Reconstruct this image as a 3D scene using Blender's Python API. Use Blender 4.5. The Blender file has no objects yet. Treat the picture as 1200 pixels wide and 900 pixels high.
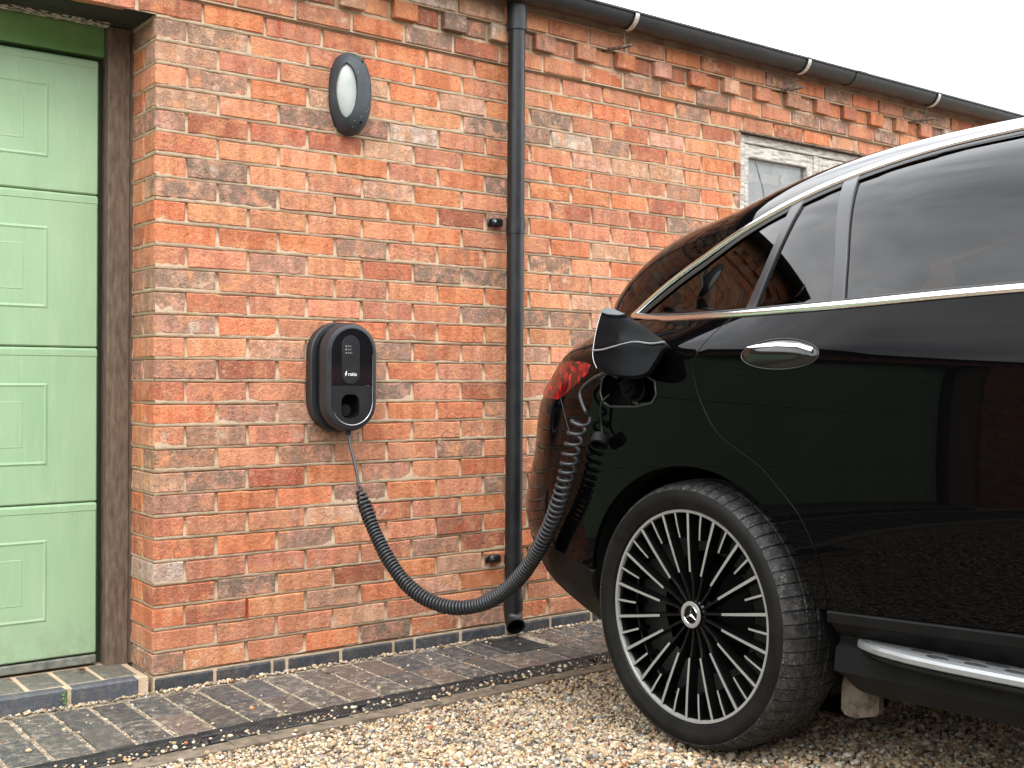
import bpy, bmesh, math, random
import numpy as np
from mathutils import Vector, Matrix
from mathutils.geometry import delaunay_2d_cdt

random.seed(7); rng = np.random.default_rng(7)
scene = bpy.context.scene
COL = scene.collection
rad = math.radians

# ---------------------------------------------------------------- camera
CAM_O = np.array([-1.33347, -3.72511, 0.99229])
CAM_R = np.array([[0.798524, -0.6019306, 0.0062468], [0.0016898, -0.0081358, -0.9999655], [0.6019606, 0.798507, -0.0054795]])
CAM_F = 1346.18                                  # focal length in photo pixels (1200 wide)
cd = bpy.data.cameras.new('camera'); cam = bpy.data.objects.new('camera', cd); COL.objects.link(cam)
cd.sensor_width = 36.0; cd.lens = CAM_F / 1200 * 36.0
cd.clip_start = 0.05; cd.clip_end = 500
Mx = Matrix(((CAM_R[0][0], -CAM_R[1][0], -CAM_R[2][0], CAM_O[0]),
             (CAM_R[0][1], -CAM_R[1][1], -CAM_R[2][1], CAM_O[1]),
             (CAM_R[0][2], -CAM_R[1][2], -CAM_R[2][2], CAM_O[2]), (0, 0, 0, 1)))
cam.matrix_world = Mx
scene.camera = cam

# ---------------------------------------------------------------- sky and sun (bright overcast)
SUN_EL, SUN_AZ = rad(52), rad(215)               # azimuth from +Y clockwise: behind the camera, to the left
w = bpy.data.worlds.new("World"); scene.world = w; w.use_nodes = True
nt = w.node_tree; nt.nodes.clear()
def N(t, typ, **kw):
    n = t.nodes.new(typ)
    for k, v in kw.items():
        if k in n.inputs: n.inputs[k].default_value = v
        else: setattr(n, k, v)
    return n
sky = N(nt, 'ShaderNodeTexSky', sky_type='NISHITA', sun_disc=False)
sky.sun_elevation = SUN_EL; sky.sun_rotation = SUN_AZ; sky.dust_density = 4.0; sky.air_density = 1.2
hs = N(nt, 'ShaderNodeHueSaturation', Saturation=0.25, Value=1.0)
tc = N(nt, 'ShaderNodeTexCoord')
sep = N(nt, 'ShaderNodeSeparateXYZ'); nt.links.new(tc.outputs['Generated'], sep.inputs[0])
zc_ = N(nt, 'ShaderNodeMath', operation='MAXIMUM'); zc_.inputs[1].default_value = 0.0; nt.links.new(sep.outputs[2], zc_.inputs[0])
za = N(nt, 'ShaderNodeMath', operation='ADD'); za.inputs[1].default_value = 0.22; nt.links.new(zc_.outputs[0], za.inputs[0])
dv = N(nt, 'ShaderNodeVectorMath', operation='DIVIDE')
cmb = N(nt, 'ShaderNodeCombineXYZ')
for i in range(3): nt.links.new(za.outputs[0], cmb.inputs[i])
nt.links.new(tc.outputs['Generated'], dv.inputs[0]); nt.links.new(cmb.outputs[0], dv.inputs[1])
cn = N(nt, 'ShaderNodeTexNoise', Scale=1.6, Detail=5.0, Roughness=0.55); nt.links.new(dv.outputs[0], cn.inputs['Vector'])
cr = N(nt, 'ShaderNodeValToRGB'); cr.color_ramp.elements[0].position = 0.33; cr.color_ramp.elements[0].color = (13, 13.6, 14.4, 1)
cr.color_ramp.elements[1].position = 0.66; cr.color_ramp.elements[1].color = (33, 33.2, 33.6, 1)
nt.links.new(cn.outputs[0], cr.inputs[0])
mx = N(nt, 'ShaderNodeMix', data_type='RGBA'); mx.inputs[0].default_value = 0.8
nt.links.new(sky.outputs[0], hs.inputs['Color']); nt.links.new(hs.outputs[0], mx.inputs[6]); nt.links.new(cr.outputs[0], mx.inputs[7])
gm = N(nt, 'ShaderNodeMapRange'); gm.inputs[1].default_value = 0.0; gm.inputs[2].default_value = 1.0; gm.inputs[3].default_value = 0.58; gm.inputs[4].default_value = 1.40
nt.links.new(zc_.outputs[0], gm.inputs[0])
gv = N(nt, 'ShaderNodeVectorMath', operation='SCALE'); nt.links.new(mx.outputs[2], gv.inputs[0]); nt.links.new(gm.outputs[0], gv.inputs['Scale'])
bg = N(nt, 'ShaderNodeBackground', Strength=0.12); nt.links.new(gv.outputs[0], bg.inputs[0])
wo = N(nt, 'ShaderNodeOutputWorld'); nt.links.new(bg.outputs[0], wo.inputs[0])
sd = bpy.data.lights.new('sun', 'SUN'); so = bpy.data.objects.new('sun', sd); COL.objects.link(so)
sd.energy = .8; sd.angle = rad(18); sd.color = (1.0, 0.96, 0.9)
sdir = Vector((math.sin(SUN_AZ) * math.cos(SUN_EL), math.cos(SUN_AZ) * math.cos(SUN_EL), math.sin(SUN_EL)))
so.rotation_euler = sdir.to_track_quat('Z', 'Y').to_euler(); so.location = (-6, -8, 10)
scene.view_settings.view_transform = 'Standard'; scene.view_settings.look = 'None'
scene.view_settings.exposure = 0.85; scene.view_settings.gamma = 1.0
scene.render.engine = 'CYCLES'
scene.cycles.use_denoising = True
scene.cycles.max_bounces = 8

# ---------------------------------------------------------------- helpers
def thing(name, label, cat, loc=(0, 0, 0), group=None, kind=None):
    o = bpy.data.objects.new(name, None); COL.objects.link(o); o.location = loc; o.empty_display_size = .1
    tag(o, label, cat, group, kind); return o
def tag(o, label=None, cat=None, group=None, kind=None):
    if label: o['label'] = label
    if cat: o['category'] = cat
    if group: o['group'] = group
    if kind: o['kind'] = kind
    return o
def wloc(o):
    v = Vector((0, 0, 0))
    while o is not None: v = v + o.location; o = o.parent
    return v
def link(o, parent=None, kind=None):
    """parent keeps the world place of an unrotated object"""
    COL.objects.link(o)
    if parent is not None: o.location = o.location - wloc(parent); o.parent = parent
    if kind: o['kind'] = kind
    return o
def mk(name, v, f, mat=None, parent=None, smooth=False, kind=None, mats=None, fm=None, normals=None):
    me = bpy.data.meshes.new(name)
    me.from_pydata([tuple(map(float, p)) for p in v], [], [tuple(map(int, q)) for q in f])
    for m in (mats or ([mat] if mat else [])): me.materials.append(m)
    if fm is not None: me.polygons.foreach_set('material_index', np.array(fm, dtype=np.int32))
    if smooth: me.polygons.foreach_set('use_smooth', np.ones(len(me.polygons), dtype=bool))
    me.update()
    if normals is not None: me.normals_split_custom_set_from_vertices([tuple(map(float, n)) for n in normals])
    return link(bpy.data.objects.new(name, me), parent, kind)
def recalc(o):
    bm = bmesh.new(); bm.from_mesh(o.data); bmesh.ops.recalc_face_normals(bm, faces=bm.faces); bm.to_mesh(o.data); bm.free(); return o
def autosmooth(o, ang=35):
    me = o.data; me.polygons.foreach_set('use_smooth', np.ones(len(me.polygons), dtype=bool))
    bm = bmesh.new(); bm.from_mesh(me)
    for e in bm.edges:
        e.smooth = len(e.link_faces) == 2 and e.calc_face_angle(0) < rad(ang)
    bm.to_mesh(me); bm.free(); return o
class MB:
    """collects simple shapes into one mesh"""
    def __init__(s): s.v = []; s.f = []; s.m = []
    def add(s, v, f, m=0):
        n = len(s.v); s.v += [tuple(p) for p in v]; s.f += [tuple(i + n for i in q) for q in f]; s.m += [m] * len(f); return s
    def box(s, lo, hi, m=0, c=0.0):
        v, f = cbox(lo, hi, c); return s.add(v, f, m)
    def tube(s, pts, r, n=10, m=0, cap=True, closed=False):
        v, f = tube(pts, r, n, cap, closed); return s.add(v, f, m)
    def build(s, name, mat=None, parent=None, smooth=None, kind=None, mats=None):
        o = mk(name, s.v, s.f, mat, parent, False, kind, mats, s.m if mats else None); recalc(o)
        if smooth: autosmooth(o, smooth)
        return o
def cbox(lo, hi, c=0.0):
    lo = np.array(lo, float); hi = np.array(hi, float)
    if c <= 0:
        v = [(x, y, z) for x in (lo[0], hi[0]) for y in (lo[1], hi[1]) for z in (lo[2], hi[2])]
        return v, [(0, 1, 3, 2), (4, 6, 7, 5), (0, 4, 5, 1), (2, 3, 7, 6), (0, 2, 6, 4), (1, 5, 7, 3)]
    v = []; idx = {}
    for sx in (0, 1):
        for sy in (0, 1):
            for sz in (0, 1):
                p = np.array([(lo, hi)[sx][0], (lo, hi)[sy][1], (lo, hi)[sz][2]]); s = np.array([1 - 2 * sx, 1 - 2 * sy, 1 - 2 * sz]) * c
                for ax in range(3):
                    q = p + s; q[ax] = p[ax]; idx[(sx, sy, sz, ax)] = len(v); v.append(tuple(q))
    I = lambda *k: idx[k]; f = []
    for a in (0, 1):
        f.append((I(a, 0, 0, 0), I(a, 1, 0, 0), I(a, 1, 1, 0), I(a, 0, 1, 0)))
        f.append((I(0, a, 0, 1), I(1, a, 0, 1), I(1, a, 1, 1), I(0, a, 1, 1)))
        f.append((I(0, 0, a, 2), I(1, 0, a, 2), I(1, 1, a, 2), I(0, 1, a, 2)))
        for b in (0, 1):
            f.append((I(a, b, 0, 0), I(a, b, 1, 0), I(a, b, 1, 1), I(a, b, 0, 1)))
            f.append((I(a, 0, b, 0), I(a, 1, b, 0), I(a, 1, b, 2), I(a, 0, b, 2)))
            f.append((I(0, a, b, 1), I(1, a, b, 1), I(1, a, b, 2), I(0, a, b, 2)))
            for d in (0, 1): f.append((I(a, b, d, 0), I(a, b, d, 1), I(a, b, d, 2)))
    return v, f
def frames(P, closed=False):
    P = np.array(P, float); n = len(P)
    T = (np.roll(P, -1, 0) - np.roll(P, 1, 0)) if closed else np.gradient(P, axis=0)
    T /= np.linalg.norm(T, axis=1)[:, None] + 1e-12
    up = np.array([0, 0, 1.]) if abs(T[0][2]) < .9 else np.array([1., 0, 0])
    U = np.zeros_like(P); u = up - T[0] * (up @ T[0]); U[0] = u / np.linalg.norm(u)
    for i in range(1, n):
        u = U[i - 1] - T[i] * (U[i - 1] @ T[i]); U[i] = u / np.linalg.norm(u)
    return P, T, U, np.cross(T, U)
def tube(pts, r, n=10, cap=True, closed=False):
    P, T, U, B = frames(pts, closed); m = len(P); r = np.broadcast_to(np.asarray(r, float), (m,))
    a = np.arange(n) * 2 * math.pi / n
    V = (P[:, None] + r[:, None, None] * (np.cos(a)[None, :, None] * U[:, None] + np.sin(a)[None, :, None] * B[:, None])).reshape(-1, 3)
    f = []
    for i in range(m if closed else m - 1):
        k = (i + 1) % m
        for j in range(n): f.append((i * n + j, i * n + (j + 1) % n, k * n + (j + 1) % n, k * n + j))
    if cap and not closed: f += [tuple(range(n))[::-1], tuple((m - 1) * n + j for j in range(n))]
    return V.tolist(), f
def lathe(prof, n=48, axis='z', closed=True):
    """prof = (radius, height) pairs"""
    v = []; f = []; m = len(prof)
    for i in range(n):
        a = 2 * math.pi * i / n
        for r, h in prof: v.append((r * math.cos(a), r * math.sin(a), h))
    for i in range(n):
        k = (i + 1) % n
        for j in range(m - 1): f.append((i * m + j, k * m + j, k * m + j + 1, i * m + j + 1))
    return v, f
def spline(P, k=8):
    """Catmull-Rom through points"""
    P = np.array(P, float); Q = np.vstack([2 * P[0] - P[1], P, 2 * P[-1] - P[-2]]); out = []
    for i in range(1, len(Q) - 2):
        for t in np.arange(k) / k:
            out.append(.5 * (2 * Q[i] + (Q[i + 1] - Q[i - 1]) * t + (2 * Q[i - 1] - 5 * Q[i] + 4 * Q[i + 1] - Q[i + 2]) * t * t + (3 * Q[i] - Q[i - 1] - 3 * Q[i + 1] + Q[i + 2]) * t ** 3))
    return np.array(out + [Q[-2]])
def merged(name, items, mat, parent=None, kind=None, colname='col'):
    """items: (verts ndarray, faces, rgba); one mesh with a colour per piece"""
    V = []; F = []; C = []; n = 0
    for v, f, c in items:
        V.append(np.asarray(v, float)); F += [tuple(i + n for i in q) for q in f]; C.append(np.tile(np.array(c, np.float32), (len(v), 1))); n += len(v)
    V = np.vstack(V); C = np.vstack(C)
    me = bpy.data.meshes.new(name); me.from_pydata(V.tolist(), [], F); me.materials.append(mat)
    at = me.color_attributes.new(colname, 'FLOAT_COLOR', 'POINT'); at.data.foreach_set('color', C.ravel())
    me.update(); return link(bpy.data.objects.new(name, me), parent, kind)

# ---------------------------------------------------------------- materials
def mat(name, col=(.5, .5, .5), rough=.5, metal=0., spec=.5, **kw):
    m = bpy.data.materials.new(name); m.use_nodes = True
    b = m.node_tree.nodes['Principled BSDF']; b.inputs['Base Color'].default_value = (*col, 1)
    b.inputs['Roughness'].default_value = rough; b.inputs['Metallic'].default_value = metal; b.inputs['Specular IOR Level'].default_value = spec
    for k, v in kw.items(): b.inputs[k.replace('_', ' ')].default_value = v
    return m
def nodes(m): return m.node_tree, m.node_tree.nodes['Principled BSDF']
def noise(t, scale, detail=3., rough=.55, vec=None, stretch=None, coord='pos'):
    n = N(t, 'ShaderNodeTexNoise', Scale=scale, Detail=detail, Roughness=rough)
    if vec is None:
        vec = t.nodes.new('ShaderNodeNewGeometry').outputs['Position'] if coord == 'pos' else t.nodes.new('ShaderNodeTexCoord').outputs['Object']
    if stretch:
        mp = t.nodes.new('ShaderNodeMapping'); mp.inputs['Scale'].default_value = stretch; t.links.new(vec, mp.inputs[0]); vec = mp.outputs[0]
    t.links.new(vec, n.inputs['Vector']); return n.outputs[0]
def ramp(t, src, stops):
    r = t.nodes.new('ShaderNodeValToRGB'); e = r.color_ramp.elements
    while len(e) < len(stops): e.new(.5)
    for el, (p, c) in zip(e, stops): el.position = p; el.color = (*c, 1) if len(c) == 3 else c
    t.links.new(src, r.inputs[0]); return r.outputs[0]
def gray(t, src, a, b, lo=0., hi=1.):
    m = N(t, 'ShaderNodeMapRange'); m.inputs[1].default_value = a; m.inputs[2].default_value = b; m.inputs[3].default_value = lo; m.inputs[4].default_value = hi
    t.links.new(src, m.inputs[0]); return m.outputs[0]
def mixc(t, fac, a, b, mode='MIX'):
    m = N(t, 'ShaderNodeMix', data_type='RGBA', blend_type=mode)
    for i, s in ((0, fac), (6, a), (7, b)):
        if isinstance(s, (int, float)): m.inputs[i].default_value = s
        elif isinstance(s, tuple): m.inputs[i].default_value = (*s, 1) if len(s) == 3 else s
        else: t.links.new(s, m.inputs[i])
    return m.outputs[2]
def math_(t, op, a, b=None):
    m = N(t, 'ShaderNodeMath', operation=op)
    for i, s in ((0, a), (1, b)):
        if s is None: continue
        if isinstance(s, (int, float)): m.inputs[i].default_value = s
        else: t.links.new(s, m.inputs[i])
    return m.outputs[0]
def bump(t, b, h, dist=.002, strength=1.):
    n = N(t, 'ShaderNodeBump', Strength=strength, Distance=dist); t.links.new(h, n.inputs['Height']); t.links.new(n.outputs[0], b.inputs['Normal'])
def noisy(name, c1, c2, scale, rough=.8, bscale=200, bdist=.001, lo=.35, hi=.65, stretch=None, spec=.3, metal=0.):
    m = mat(name, c1, rough, metal, spec); t, b = nodes(m)
    t.links.new(ramp(t, noise(t, scale, 5, .6, stretch=stretch), [(lo, c1), (hi, c2)]), b.inputs['Base Color'])
    if bdist: bump(t, b, noise(t, bscale, 4, stretch=stretch), bdist)
    return m
def piece_colour(t, src):
    """colour and mottle factor of one piece: from the object, or from the joined mesh's attribute"""
    if src == 'object':
        n = t.nodes.new('ShaderNodeObjectInfo'); return n.outputs['Color'], n.outputs['Alpha']
    n = N(t, 'ShaderNodeAttribute', attribute_name='col'); return n.outputs['Color'], n.outputs['Alpha']
def brick_mat(name, src):
    m = mat(name, rough=.9, spec=.2); t, b = nodes(m); c, mot = piece_colour(t, src)
    # vertical kiss marks, a few centimetres wide
    k = noise(t, 24, 1.5, .5, stretch=(1, 1, .15))
    c = mixc(t, gray(t, k, .46, .56, 0, .55), c, mixc(t, 1., c, (.66, .52, .44), 'MULTIPLY'))
    l = noise(t, 12, 3, .6)
    c = mixc(t, gray(t, l, .50, .64, 0, .75), c, (.62, .27, .125))
    # grey-brown burnt mottling, weighted by the piece
    d = noise(t, 19, 6, .72)
    fac = math_(t, 'MULTIPLY', gray(t, d, .42, .54), mot)
    c = mixc(t, fac, c, (.190, .130, .096))
    # pale lime bloom
    e = noise(t, 11, 7, .72)
    c = mixc(t, gray(t, e, .58, .72, 0, .75), c, (.66, .52, .41))
    s = noise(t, 300, 3, .65)
    c = mixc(t, gray(t, s, .58, .68, 0, .65), c, (.10, .055, .035))
    s2 = noise(t, 170, 4, .65, stretch=(1, 1.3, 1.1))
    c = mixc(t, gray(t, s2, .54, .70, 0, .38), c, (.70, .50, .36))
    s3 = noise(t, 85, 4, .7)
    c = mixc(t, gray(t, s3, .56, .68, 0, .45), c, mixc(t, 1., c, (.45, .38, .34), 'MULTIPLY'))
    t.links.new(c, b.inputs['Base Color'])
    h = math_(t, 'ADD', math_(t, 'MULTIPLY', noise(t, 60, 4, .6), 2.2), math_(t, 'MULTIPLY', gray(t, s, .55, .75, 1, 0), .5))
    bump(t, b, h, .0032, 1.); return m
M = {}
M['brick'] = brick_mat('brick_face', 'object'); M['brick_far'] = brick_mat('brick_face_joined', 'attr')
M['mortar'] = noisy('mortar', (.44, .33, .22), (.56, .435, .31), 22, .95, 180, .003, .3, .7, spec=.1)
def blue_mat(name, src, dirt=.5):
    m = mat(name, rough=.55, spec=.4); t, b = nodes(m); c, mot = piece_colour(t, src)
    c = mixc(t, gray(t, noise(t, 22, 5, .65), .45, .65, 0, .4), c, (.115, .085, .07))
    c = mixc(t, math_(t, 'MULTIPLY', gray(t, noise(t, 34, 7, .75), .50, .68), mot), c, (.36, .305, .24))
    c = mixc(t, math_(t, 'MULTIPLY', gray(t, noise(t, 300, 3, .6), .60, .68), mot), c, (.50, .45, .38))
    t.links.new(c, b.inputs['Base Color']); t.links.new(gray(t, noise(t, 40), .3, .7, .4, .8), b.inputs['Roughness'])
    bump(t, b, noise(t, 120, 5, .6), .0016); return m
M['blue'] = blue_mat('blue_brick', 'object')
M['sand'] = noisy('joint_sand', (.15, .125, .09), (.42, .355, .27), 45, .95, 300, .004, .38, .6, spec=.1)
M['timber'] = noisy('weathered_timber', (.085, .055, .037), (.19, .145, .108), 30, .85, 120, .002, .3, .75, (2.4, 2.4, .55))
M['timber_dark'] = noisy('dark_lintel_timber', (.012, .016, .013), (.055, .055, .045), 10, .8, 60, .002, .3, .7, (.5, 5, 5))
M['timber_grey'] = noisy('silvered_window_timber', (.23, .21, .18), (.55, .52, .47), 30, .9, 120, .0015, .35, .6, (.6, 3, 3))
M['white_wood'] = noisy('flaked_white_paint', (.06, .05, .04), (.6, .58, .5), 55, .8, 80, .001, .48, .52, (1, 3, 3))
def door_mat():
    m = mat('green_door', (.30, .45, .27), .45, 0, .4); t, b = nodes(m)
    c = ramp(t, noise(t, 1.7, 5, .6, stretch=(1.6, 1, .7)), [(.3, (.250, .392, .222)), (.7, (.315, .450, .278))])
    c = mixc(t, gray(t, noise(t, 9, 6, .65, stretch=(2.5, 1, .5)), .52, .72, 0, .45), c, (.40, .49, .345))
    c = mixc(t, gray(t, noise(t, 26, 5, .7, stretch=(2.2, 1, .16)), .56, .74, 0, .30), c, (.20, .27, .16))     # run-off streaks
    sp_ = t.nodes.new('ShaderNodeSeparateXYZ'); t.links.new(t.nodes.new('ShaderNodeNewGeometry').outputs['Position'], sp_.inputs[0])
    low = math_(t, 'MULTIPLY', gray(t, sp_.outputs[2], .22, .03), gray(t, noise(t, 22, 6, .7), .40, .62, .1, .55))  # splash dirt along the foot
    c = mixc(t, low, c, (.215, .205, .145))
    t.links.new(c, b.inputs['Base Color']); t.links.new(gray(t, noise(t, 6, 4), .3, .7, .35, .6), b.inputs['Roughness'])
    bump(t, b, noise(t, 420, 2), .0004); return m
M['door'] = door_mat()
M['door_frame_green'] = noisy('green_header', (.12, .25, .08), (.19, .34, .13), 3, .6, 300, .0004)
M['black'] = mat('black_gap', (.003, .003, .003), .8, 0, .1)
def plastic(name, c1, c2, rough, sc=6, bd=.0003):
    m = mat(name, c1, rough, 0, .45); t, b = nodes(m)
    t.links.new(ramp(t, noise(t, sc, 5, .6), [(.35, c1), (.68, c2)]), b.inputs['Base Color'])
    t.links.new(gray(t, noise(t, 14, 5, .7), .3, .7, rough - .1, rough + .12), b.inputs['Roughness'])
    bump(t, b, noise(t, 500, 2), bd); return m
M['pipe'] = plastic('black_pipe', (.005, .0058, .007), (.011, .0125, .014), .36)
M['gutter'] = plastic('grey_black_gutter', (.008, .010, .012), (.020, .024, .027), .42, 3)
M['galv'] = noisy('galvanised', (.42, .40, .37), (.62, .60, .56), 30, .45, 200, .0003, metal=.6)
M['rust'] = noisy('rusty_spike', (.05, .03, .02), (.22, .17, .13), 60, .8, 200, .001)
M['char_body'] = plastic('charger_shell', (.017, .019, .022), (.023, .025, .028), .42)
M['char_gloss'] = mat('charger_gloss', (.006, .006, .007), .12)
M['char_mid'] = plastic('charger_satin', (.010, .011, .012), (.014, .015, .016), .35)
M['silver'] = mat('silver_trim', (.45, .46, .47), .3, .9)
M['ink'] = mat('white_print', (.85, .85, .85), .5); M['ink_dim'] = mat('grey_print', (.38, .38, .38), .5)
M['pink'] = mat('pink_sticker', (.75, .06, .22), .5)
M['lamp_body'] = None
def lamp_mat():
    m = mat('lamp_charcoal', (.035, .043, .052), .55, 0, .4); t, b = nodes(m)
    vo = N(t, 'ShaderNodeTexVoronoi', Scale=85.); t.links.new(t.nodes.new('ShaderNodeNewGeometry').outputs['Position'], vo.inputs['Vector'])
    sp = math_(t, 'MULTIPLY', gray(t, vo.outputs['Distance'], .10, .16, 1, 0), gray(t, noise(t, 40, 2), .56, .60))
    c = mixc(t, gray(t, noise(t, 18, 4), .4, .7, 0, .5), (.030, .038, .046), (.065, .076, .088))
    t.links.new(mixc(t, sp, c, (.6, .6, .57)), b.inputs['Base Color']); bump(t, b, noise(t, 350, 2), .0005); return m
M['lamp_body'] = lamp_mat()
M['lens'] = noisy('frosted_lens', (.33, .36, .345), (.43, .45, .43), 12, .35, 100, .0003)
M['cable'] = mat('cable_rubber', (.018, .020, .023), .42)
M['grate'] = plastic('drain_plastic', (.012, .013, .014), (.045, .045, .042), .6, 30)
M['concrete'] = noisy('kerb_concrete', (.10, .078, .056), (.205, .163, .12), 20, .9, 150, .003)
M['stem'] = mat('weed_green', (.10, .22, .03), .6); M['leaf_red'] = mat('dead_leaf', (.16, .035, .02), .7)
# car
def paint_mat():
    m = mat('black_car_paint', (.0010, .0010, .0012), .010, 0, .5, IOR=1.20); t, b = nodes(m)
    return m
M['paint'] = paint_mat()
M['chrome'] = mat('satin_chrome', (.78, .78, .79), .16, 1.)
M['gloss_black'] = mat('gloss_black_trim', (.004, .004, .004), .1)
M['seal'] = mat('rubber_seal', (.006, .006, .006), .5)
M['pillar'] = mat('pillar_trim', (.02, .021, .023), .28)
M['arch'] = mat('arch_liner', (.004, .004, .004), .9, 0, .1)
M['sill'] = plastic('grained_black_plastic', (.0030, .0033, .0038), (.0056, .0060, .0066), .46, 10, .0004)
M['sill'].node_tree.nodes['Principled BSDF'].inputs['Specular IOR Level'].default_value = .15
M['bumper_low'] = plastic('lower_bumper_plastic', (.0028, .0026, .0025), (.005, .0046, .0043), .5)
M['bumper_low'].node_tree.nodes['Principled BSDF'].inputs['Specular IOR Level'].default_value = .16
M['alu'] = mat('brushed_aluminium', (.30, .31, .32), .5, .6)
M['rubber'] = mat('pad_rubber', (.006, .006, .006), .7)
M['dust_flap'] = noisy('dusty_flap', (.02, .016, .012), (.12, .094, .070), 30, .9, 200, .001, .3, .6)
M['spoke_face'] = mat('machined_face', (.30, .30, .293), .42, .45)
M['spoke_black'] = mat('wheel_black', (.0025, .0025, .0025), .2, 0, .25)
M['disc'] = mat('brake_disc', (.004, .004, .004), .6, 0)
def tyre_mat():
    m = mat('tyre_rubber', (.01, .01, .01), .7, 0, .35); t, b = nodes(m)
    d = noise(t, 45, 6, .7); c = mixc(t, gray(t, d, .42, .66, 0, .8), (.0075, .0075, .008), (.042, .040, .037))
    s = noise(t, 210, 4, .7); c = mixc(t, math_(t, 'MULTIPLY', gray(t, s, .55, .64, 0, .85), gray(t, noise(t, 16, 3), .40, .60)), c, (.19, .18, .165))
    t.links.new(c, b.inputs['Base Color']); bump(t, b, noise(t, 300, 3), .0008); return m
M['tread'] = tyre_mat()
M['tyre'] = noisy('tyre_sidewall', (.0028, .0028, .003), (.0085, .008, .0075), 14, .6, 300, .0003, spec=.16)
def lamp_glass():
    m = mat('red_lamp_glass', (.2, .004, .005), .05, 0, .4); t, b = nodes(m)
    v = N(t, 'ShaderNodeTexVoronoi', Scale=58.); t.links.new(t.nodes.new('ShaderNodeNewGeometry').outputs['Position'], v.inputs['Vector'])
    t.links.new(ramp(t, v.outputs['Color'], [(.25, (.012, .001, .001)), (.55, (.11, .003, .004)), (.85, (.34, .010, .012))]), b.inputs['Base Color']); return m
M['tail'] = lamp_glass()
def tint_mat():
    m = bpy.data.materials.new('privacy_glass'); m.use_nodes = True; t = m.node_tree; t.nodes.clear()
    tr = N(t, 'ShaderNodeBsdfTransparent'); tr.inputs[0].default_value = (.028, .030, .031, 1)
    gl = N(t, 'ShaderNodeBsdfGlossy'); gl.inputs['Roughness'].default_value = .008; gl.inputs[0].default_value = (1, 1, 1, 1)
    fr = N(t, 'ShaderNodeFresnel'); fr.inputs[0].default_value = 1.44
    mxs = N(t, 'ShaderNodeMixShader'); o = N(t, 'ShaderNodeOutputMaterial')
    t.links.new(fr.outputs[0], mxs.inputs[0]); t.links.new(tr.outputs[0], mxs.inputs[1]); t.links.new(gl.outputs[0], mxs.inputs[2]); t.links.new(mxs.outputs[0], o.inputs[0]); return m
M['tint'] = tint_mat()
def clear_glass():
    m = bpy.data.materials.new('window_glass'); m.use_nodes = True; t = m.node_tree; t.nodes.clear()
    tr = N(t, 'ShaderNodeBsdfTransparent'); tr.inputs[0].default_value = (.97, .98, .98, 1); gl = N(t, 'ShaderNodeBsdfGlossy'); gl.inputs['Roughness'].default_value = .02
    df = N(t, 'ShaderNodeBsdfDiffuse'); df.inputs[0].default_value = (.6, .6, .56, 1); fr = N(t, 'ShaderNodeFresnel'); fr.inputs[0].default_value = 1.6
    m1 = N(t, 'ShaderNodeMixShader'); m2 = N(t, 'ShaderNodeMixShader'); o = N(t, 'ShaderNodeOutputMaterial')
    t.links.new(gray(t, noise(t, 14, 6, .7), .45, .8, .02, .35), m2.inputs[0])
    t.links.new(fr.outputs[0], m1.inputs[0]); t.links.new(tr.outputs[0], m1.inputs[1]); t.links.new(gl.outputs[0], m1.inputs[2])
    t.links.new(m1.outputs[0], m2.inputs[1]); t.links.new(df.outputs[0], m2.inputs[2]); t.links.new(m2.outputs[0], o.inputs[0]); return m
M['win'] = clear_glass()
M['seat'] = mat('seat_leather', (.05, .048, .045), .6); M['seat_pale'] = mat('pale_headrest', (.6, .58, .54), .6)
M['backing'] = noisy('pale_backing', (.62, .64, .64), (.76, .78, .77), 6, .7, 60, .001)
M['roofing'] = noisy('roof_felt', (.03, .03, .032), (.07, .07, .07), 8, .9)
M['leaf'] = noisy('hedge_leaf', (.012, .026, .008), (.05, .075, .022), 6, .6, 50, 0)
M['soil'] = mat('hedge_core', (.012, .014, .008), .9)

# ================================================================= GROUND
def gz(y):
    """gravel level: the yard falls a little towards the building"""
    t = np.clip((np.asarray(y, float) + .66) / -1.0, 0, 1); return -.062 + .084 * (t * t * (3 - 2 * t))
def ground_mat():
    m = mat('gravel_bed', rough=.9, spec=.2); t, b = nodes(m)
    v = N(t, 'ShaderNodeTexVoronoi', Scale=75.); t.links.new(t.nodes.new('ShaderNodeNewGeometry').outputs['Position'], v.inputs['Vector'])
    sc = N(t, 'ShaderNodeSeparateColor'); t.links.new(v.outputs['Color'], sc.inputs[0])
    c = ramp(t, sc.outputs[0], [(0, (.10, .085, .065)), (.25, (.30, .23, .155)), (.5, (.42, .34, .24)), (.75, (.36, .33, .29)), (1, (.62, .55, .44))])
    c = mixc(t, gray(t, v.outputs['Distance'], .25, .75, 0, .85), c, (.05, .04, .03))
    t.links.new(c, b.inputs['Base Color']); bump(t, b, v.outputs['Distance'], -.006); return m
ys = [-60, -30, -14, -8, -5, -3, -2.2] + list(np.linspace(-1.75, -.66, 16)) + [-.3, 0.3, 8]
v = []; f = []
for y in ys:
    for x in (-60, -20, -6, -2, 0, 2, 6, 20, 60): v.append((x, y, float(gz(y)) - .014))
for i in range(len(ys) - 1):
    for j in range(8): f.append((i * 9 + j, i * 9 + j + 1, (i + 1) * 9 + j + 1, (i + 1) * 9 + j))
g = mk('gravel_ground', v, f, ground_mat(), smooth=True); tag(g, 'pale gravel yard in front of the brick building', 'ground', kind='structure')

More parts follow.
